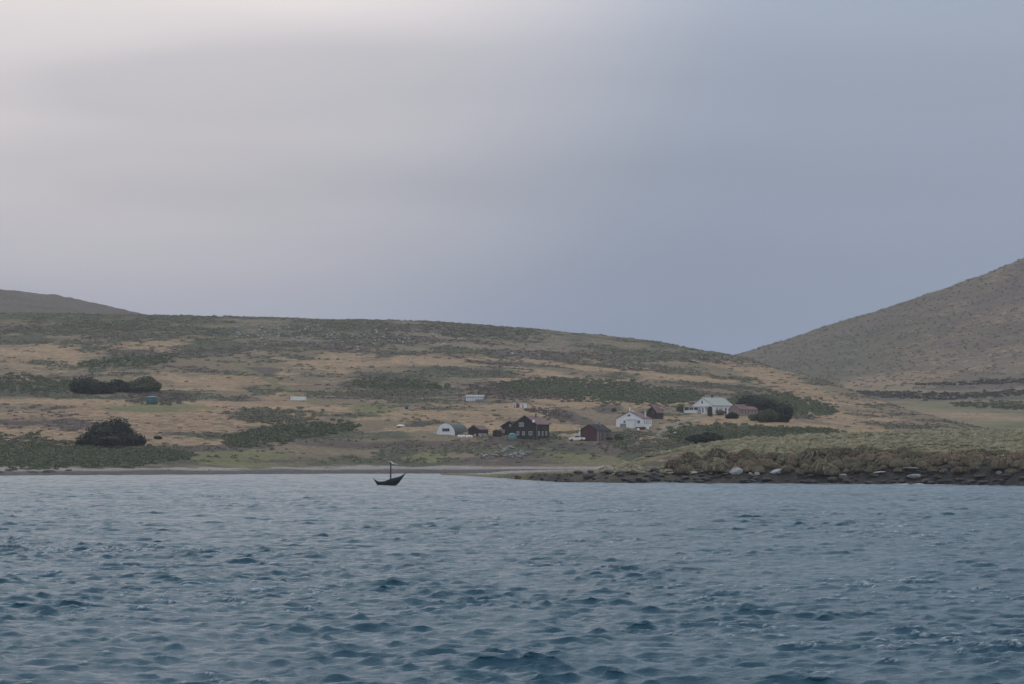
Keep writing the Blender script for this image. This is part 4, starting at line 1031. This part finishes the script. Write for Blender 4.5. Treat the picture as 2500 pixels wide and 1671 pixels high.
MB().box(-W/2 + 1.6, -0.9, -L/2 - 0.05, -L/2 - 0.003, 0.2, 1.5).build('painted_shade_panel', M['grey'], e)  # thin grey sheet standing in for shade on the lower left front wall
for a in (-3.0, -1.2, 0.6, 2.6): window(e, 's', a, 2.1, 0.75, 1.3, W/2)
MB().box(-W/2 - 0.05, W/2 + 0.05, -L/2 - 0.05, L/2 + 0.05, -1.9, 0.25).build('foundation', M['dark'], e)
e, k = base_empty('shed', 1600, 1023, -30, 'dark shed with a faded red roof behind the white red roofed house', 'shed', dY=2)
gable_walls(MB(), 4.4, 5.4, 2.3, 4.7).build('wall', M['black_wall'], e); roof_slabs(MB(), 4.4, 5.4, 2.3, 4.7, 0.2).build('roof', M['red_roof'], e)
window(e, 'f', 0.5, 2.4, 0.6, 0.7, -2.7, 'grey', 0)
q, k = base_empty('garden_machine', 1567, 1049, 10, 'red garden tractor standing before the white red roofed house', 'tractor')
MB().extrude([(-0.9,0.45),(-0.9,0.95),(-0.15,1.0),(-0.05,0.7),(0.9,0.7),(0.95,0.45)], 'y', -0.42, 0.42).build('body', M['red'], q)
MB().box(0.3, 0.75, -0.25, 0.25, 0.7, 0.85).box(0.68, 0.78, -0.25, 0.25, 0.85, 1.25).build('seat', M['dark'], q)
MB().tube([(0.0, 0, 0.8), (0.2, 0, 1.2)], 0.04, n=6).build('steering_column', M['dark'], q)
for (x, rr) in ((-0.6, 0.28), (0.6, 0.42)):
    for sy in (-0.56, 0.43): MB().extrude([(x + rr*math.cos(t), rr + rr*math.sin(t)) for t in np.linspace(0, 2*math.pi, 17)[:-1]], 'y', sy, sy + 0.13).build('wheel', M['tyre'], q)
for (u, y, lb) in ((1581, 1049.5, 'round white buoy on the grass below the white red roofed house'), (1558, 1053, 'white buoy lying lower, below the red garden tractor'), (1647.5, 1062, 'white round buoy by the track at the left end of the green thicket')):
    q, k = base_empty('buoy', u, y, 0, lb, 'buoy', 'white buoys on the grass')
    MB().lathe([(0.12, -0.05), (0.38, 0.12), (0.5, 0.45), (0.42, 0.78), (0.2, 0.95), (0.08, 0.98)], n=16).build('float', M['white'], q, True); MB().lathe([(0.1, 0.98), (0.13, 1.1), (0.03, 1.14)], n=10).build('ring', M['dark'], q)

# --- upper white house
e, k = base_empty('veranda_house', 1743, 1011, -38, 'white house with pale green roof, blue door and a veranda, highest of the white houses', 'house', dY=7)
W, L, he, hr = 10.0, 15.0, 3.4, 6.5
gable_walls(MB(), W, L, he, hr).build('wall', M['white_wall'], e)
rf = roof_slabs(MB(), W, L, he, hr, 0.3).build('roof', M['green_roof'], e)
MB().box(-1.1, -0.5, 0.5, 1.1, hr - 0.7, hr + 1.1).build('chimney', M['dark'], rf)
window(e, 'f', 0.0, 4.75, 0.75, 1.2, -L/2, 'white', 1)
for a in (-4.4, -2.3, -0.9): window(e, 's', a, 1.9, 0.8, 1.3, W/2)
dr = MB().box(W/2 + 0.003, W/2 + 0.07, 1.4, 2.5, -0.4, 2.4).build('door', M['blue_door'], e)
MB().box(W/2 + 0.071, W/2 + 0.13, 1.52, 1.6, 0.9, 1.05).build('handle', M['grey'], dr)
window(e, 's', 5.2, 1.9, 0.8, 1.3, W/2)
v = MB().box(-W/2 - 2.2, W/2 + 0.4, -L/2 - 3.0, -L/2 - 0.31, 2.75, 2.92).build('veranda_roof', M['pale_wall'], e)
for a in np.linspace(-W/2 - 2.0, W/2 + 0.1, 6): MB().box(a, a + 0.16, -L/2 - 2.9, -L/2 - 2.74, -1.4, 2.748).build('veranda_post', M['white'], e)
MB().box(-W/2 - 1.9, -0.6, -L/2 - 2.7, -L/2 - 0.01, -1.4, 1.5).build('veranda_wall', M['white_wall'], e)
for a in (-4.6, -2.4): window(e, 'f', a, 2.1, 1.5, 0.9, -L/2 - 1.0, 'white', 2)
MB().box(1.2, 3.2, -L/2 - 2.72, -L/2 - 0.01, -1.8, 2.6).build('entrance_porch', M['white_wall'], e)
window(e, 'f', 2.2, 1.4, 0.6, 1.9, -L/2 - 2.725, 'white', 0)
e, k = base_empty('outbuilding', 1808, 1017, -38, 'low pinkish walled wing with a red roof right of the upper white house', 'outbuilding', dY=6)
gable_walls(MB(), 5.5, 7.5, 2.7, 4.7).build('wall', M['pink_wall'], e); roof_slabs(MB(), 5.5, 7.5, 2.7, 4.7, 0.25).build('roof', M['red_roof'], e)
for a in (-2.2, 0.2, 2.3): window(e, 's', a, 1.6, 0.6, 1.0, 2.75, 'pale_wall', 0)
e, k = base_empty('outbuilding', 1834, 1013, -38, 'small low pinkish outbuilding with faded red roof, half hidden by dark trees', 'outbuilding', dY=7)
gable_walls(MB(), 4.0, 6.0, 2.2, 3.3).build('wall', M['pink_wall'], e); roof_slabs(MB(), 4.0, 6.0, 2.2, 3.3, 0.25).build('roof', M['red_roof'], e)
for a in (-1.4, 1.2): window(e, 's', a, 1.2, 0.6, 0.9, 2.0, 'pale_wall', 0)

# --- small things on the upper slope
e, k = base_empty('container', 728, 979, -4, 'long low white container of four panels alone on the left slope', 'container', dY=1.2)
wd = 37 / k; 
MB().box(-wd/2, wd/2, -1.1, 1.1, 0.1, 1.75).build('body', M['white'], e); MB().box(-wd/2 + 0.05, wd/2 - 0.05, -1.0, 1.0, -0.6, 0.098).build('base', M['dark'], e)
for q in range(4): MB().box(-wd/2 + 0.12 + q*wd/4, -wd/2 + (q+1)*wd/4 - 0.12, -1.16, -1.103, 0.2, 1.65).build('panel', M['white'], e)
e, k = base_empty('slatted_shed', 1160, 980, -6, 'white slatted shed with grey roof on the slope above the arched hut', 'shed', dY=2.2)
wd = 44 / k
MB().box(-wd/2, wd/2, -1.8, 1.8, -0.8, 2.0).build('wall', M['grey'], e)
MB().extrude([(-2.1, 1.75), (-2.1, 1.9), (0.2, 2.7), (2.1, 2.05), (2.1, 1.9), (0.2, 2.52)], 'x', -wd/2 - 0.2, wd/2 + 0.2).build('roof', M['grey'], e)
for q in range(11):
    a = -wd/2 + 0.1 + q * (wd - 0.2) / 11; lo = 0.1 if q < 6 else 0.75
    MB().box(a, a + (wd - 0.2)/11 - 0.14, -1.88, -1.803, lo, 1.7).build('slat', M['white'], e)
for (u, w_, mt, lb) in ((1256, 7.5, 'white', 'small white hut left of the maroon tank on the slope'), (1277, 17, 'white', 'wide white hut right of the maroon tank on the slope')):
    e, k = base_empty('white_hut', u, 996, -3, lb, 'hut', 'white huts on the slope', dY=1)
    wd = w_ / k; MB().box(-wd/2, wd/2, -0.9, 0.9, -0.5, 1.5).build('wall', M[mt], e)
    MB().extrude([(-1.05, 1.502), (-1.05, 1.58), (1.05, 1.82), (1.05, 1.502)], 'x', -wd/2 - 0.08, wd/2 + 0.08).build('roof', M['grey'], e)
    MB().box(-0.3, 0.25, -0.95, -0.903, 0.0, 1.2).build('door', M['pale_wall'], e)
e, k = base_empty('maroon_tank', 1264.5, 996, 0, 'maroon round tank between two white huts on the slope', 'tank', dY=1)
MB().lathe([(0.72, -0.4), (0.75, 0.0), (0.75, 1.3), (0.55, 1.55), (0.1, 1.68)], n=20).build('body', M['maroon'], e, True); MB().lathe([(0.14, 1.67), (0.14, 1.78), (0.02, 1.8)], n=10).build('cap', M['dark'], e)
e, k = base_empty('round_tank', 370, 987, 0, 'green round water tank with pale lid on the left slope', 'tank', dY=2)
rr = 14 / k
MB().lathe([(rr, -0.6), (rr, 2.55)], n=32).build('body', M['green_tank'], e, True)
MB().lathe([(rr + 0.08, 2.55), (rr + 0.08, 2.95), (rr*0.5, 3.15), (0.05, 3.25)], n=32).build('lid', M['tank_top'], e, True)
for q in range(16):
    a = 2*math.pi*q/16 + 0.15; b = MB().box(rr - 0.01, rr + 0.07, -0.06, 0.06, -0.5, 2.55).build('rib', M['tank_top' if q % 4 == 3 else 'green_tank'], e); b.rotation_euler = (0, 0, a)
e, k = base_empty('blue_drum', 993, 1000, 0, 'small blue plastic drum alone in the grass of the middle slope', 'drum')
MB().lathe([(0.62, -0.2), (0.7, 0.0), (0.7, 1.1), (0.6, 1.3), (0.3, 1.4), (0.05, 1.42)], n=18).build('body', M['blue'], e, True); MB().lathe([(0.3, 1.4), (0.3, 1.5), (0.03, 1.52)], n=12).build('lid', M['teal'], e)
e, k = base_empty('dinghy', 978, 1041, 12, 'small white upturned dinghy lying left of the grey timber pile', 'dinghy')
sec = []
for i, t in enumerate(np.linspace(-1, 1, 11)):
    w = 0.75 * (1 - abs(t)**2.6) + 0.02; h_ = 0.62 * (1 - 0.5*abs(t)**2)
    sec.append([(t*1.5, w*math.cos(a), h_*math.sin(a)**0.8 if math.sin(a) > 1e-4 else 0.0) for a in np.linspace(0, math.pi, 11)])
V = np.array(sec).reshape(-1, 3); fc = [(i*11+j, i*11+j+1, (i+1)*11+j+1, (i+1)*11+j) for i in range(10) for j in range(10)]
link('hull', mesh_np('hull', V, fc, M['white'], True), e); MB().box(-1.3, 1.3, -0.04, 0.04, 0.55, 0.66).build('keel', M['grey'], e)
e, k = base_empty('timber_pile', 1013, 1043, -6, 'long pile of weathered grey timber and scrap left of the arched hut', 'timber pile', dY=1.5)
gg = np.random.default_rng(9)
for q in range(26):
    x = gg.uniform(-3.4, 3.6); t = MB(); ln = gg.uniform(1.0, 2.2); hgt_ = gg.uniform(0.9, 1.9)
    t.tube([(x, gg.uniform(-0.8, 0.2), -0.2), (x + gg.uniform(-0.9, 0.6), gg.uniform(0.0, 1.0), hgt_)], 0.09, 0.06, 6); t.build('plank', M['wood'], e)
for q in range(6): MB().tube([(-3.5 + q*0.2, -0.9 + 0.3*q, 0.1 + 0.12*q), (3.2 + 0.1*q, -0.9 + 0.3*q, 0.15 + 0.12*q)], 0.1, 0.09, 7).build('log', M['wood'], e)

# --- the track climbing to the upper house
pts = [(1590,1084),(1606,1066),(1624,1048),(1650,1036),(1690,1024),(1716,1016),(1740,1014)]
P3 = []
for (a, b) in zip(pts[:-1], pts[1:]):
    for t in np.linspace(0, 1, 14, endpoint=False):
        P3.append(MAIN.find(a[0] + (b[0]-a[0])*t, a[1] + (b[1]-a[1])*t))
P3 = np.array(P3); tg = np.gradient(P3[:, :2], axis=0); tg /= np.linalg.norm(tg, axis=1, keepdims=True); nr = np.stack([-tg[:, 1], tg[:, 0]], 1)
cols = np.linspace(-1.1, 1.1, 7); V = []
for i, p in enumerate(P3):
    for c in cols:
        x, y_c = p[0] + nr[i, 0]*c, p[1] + nr[i, 1]*c; V.append((x, y_c, float(MAIN.at(x, y_c)) + 0.10))
fc = [(i*7+j, i*7+j+1, (i+1)*7+j+1, (i+1)*7+j) for i in range(len(P3)-1) for j in range(6)]
M['track'] = stone('worn track', (0.10, 0.095, 0.07), (0.19, 0.17, 0.135), 0.8)
tag(link('track', mesh_np('track', np.array(V), fc, M['track'], True)), kind='structure')

# ------------------------------------------------------------------ the boat at its mooring
def boat():
    Yb = F * H / (1186 - YH); k = Yb / F; X0 = px(950, Yb)
    e = empty('mast_boat', (X0, Yb, 0.0), R(4)); tag(e, 'dark crescent shaped open boat with upswept ends and a short bare mast on the water', 'boat')
    n = 41; sec = []; gun = [[], []]
    _pc = lambda t, a, b: float(pchip(np.array(a, float), np.array(b, float), np.array([t]))[0])
    for i in range(n):
        t = i / (n - 1); x = (911 + 80 * t - 950) * k
        sheer = _pc(t, [0, 0.08, 0.2, 0.35, 0.5, 0.65, 0.8, 0.92, 1.0], [17.5, 12.5, 9.0, 10.0, 15.0, 18, 21, 26, 31]) * k
        keel = _pc(t, [0, 0.07, 0.17, 0.4, 0.6, 0.74, 0.87, 0.96, 1.0], [16.8, 8, -1, -4, -3, 3, 15, 26, 30]) * k
        beam = 1.05 * max(0.02, 1 - abs(2*t - 0.95)**2.3) 
        ring = []
        for a in np.linspace(-1, 1, 13):
            ring.append((x, beam * math.copysign(abs(a)**0.6, a), keel + (sheer - keel) * abs(a)**2.2))
        for a in np.linspace(0.94, -0.94, 11):
            ring.append((x, beam * 0.9 * math.copysign(abs(a)**0.6, a), (keel + (sheer - keel) * (0.42 + 0.55 * abs(a)**2.4))))
        sec.append(ring)
        for s, q in ((-1, 0), (1, 1)): gun[q].append((x, s * beam * 0.97, sheer + 0.03))
    m_ = len(sec[0]); V = np.array(sec).reshape(-1, 3)
    fc = [(i*m_+j, i*m_+(j+1) % m_, (i+1)*m_+(j+1) % m_, (i+1)*m_+j) for i in range(n-1) for j in range(m_)]
    fc += [tuple(range(m_)), tuple((n-1)*m_ + j for j in reversed(range(m_)))]
    M['hull'] = paint('tarred hull', (0.012, 0.013, 0.016), 0.5, 0.35); M['rail'] = paint('worn grey rail', (0.10, 0.11, 0.12), 0.55, 0.3)
    link('hull', mesh_np('hull', V, fc, M['hull'], True), e)
    for q in gun: MB().tube(q, 0.07, 0.07, 6).build('gunwale', M['rail'], e)
    for t in (-1.2, 0.9): MB().box(t - 0.15, t + 0.15, -0.75, 0.75, 0.62 + 0.12*t, 0.68 + 0.12*t).build('thwart', M['wood'], e)
    mx = (954 - 950) * k; mast = MB(); mast.tube([(mx, 0, 0.3), (mx - 0.02, 0, 2.6), (mx, 0, 5.0)], 0.17, 0.13, 10); mast = mast.build('mast', M['dark'], e)
    # pale cloth gathered at the masthead, blown to the right
    g = np.random.default_rng(5); V = []; fc = []
    for i in range(10):
        for j in range(5):
            s = i / 9; V.append((mx - 0.15 + 1.55*s, 0.12*math.sin(6*s + j), 4.95 + 0.12 - 0.62*s - (0.34 - 0.14*s) * j / 4 + 0.10*math.sin(9*s)))
    fc = [(i*5+j, i*5+j+1, (i+1)*5+j+1, (i+1)*5+j) for i in range(9) for j in range(4)]
    o = link('masthead_cloth', mesh_np('masthead_cloth', V, fc, M['white'], True), e); sm = o.modifiers.new('s', 'SOLIDIFY'); sm.thickness = 0.05
boat()

# ------------------------------------------------------------------ air
def haze():
    mb = MB().box(-2600, 2600, -60, 3900, -12, 330)
    m = bpy.data.materials.new('haze'); m.use_nodes = True; nt = m.node_tree; nt.nodes.clear()
    o_ = nd(nt, 'ShaderNodeOutputMaterial'); v = nd(nt, 'ShaderNodeVolumePrincipled')
    v.inputs['Color'].default_value = (0.86, 0.89, 0.93, 1); v.inputs['Density'].default_value = 0.00008; v.inputs['Anisotropy'].default_value = 0.2
    nt.links.new(v.outputs[0], o_.inputs['Volume'])
    o = mb.build('haze', m); tag(o, kind='stuff'); tag(o, 'thin pale sea haze filling the air over bay and hills', 'haze'); return o
haze()

#print('TRIS', sum(sum(len(p.vertices)-2 for p in me.polygons) for me in bpy.data.meshes))
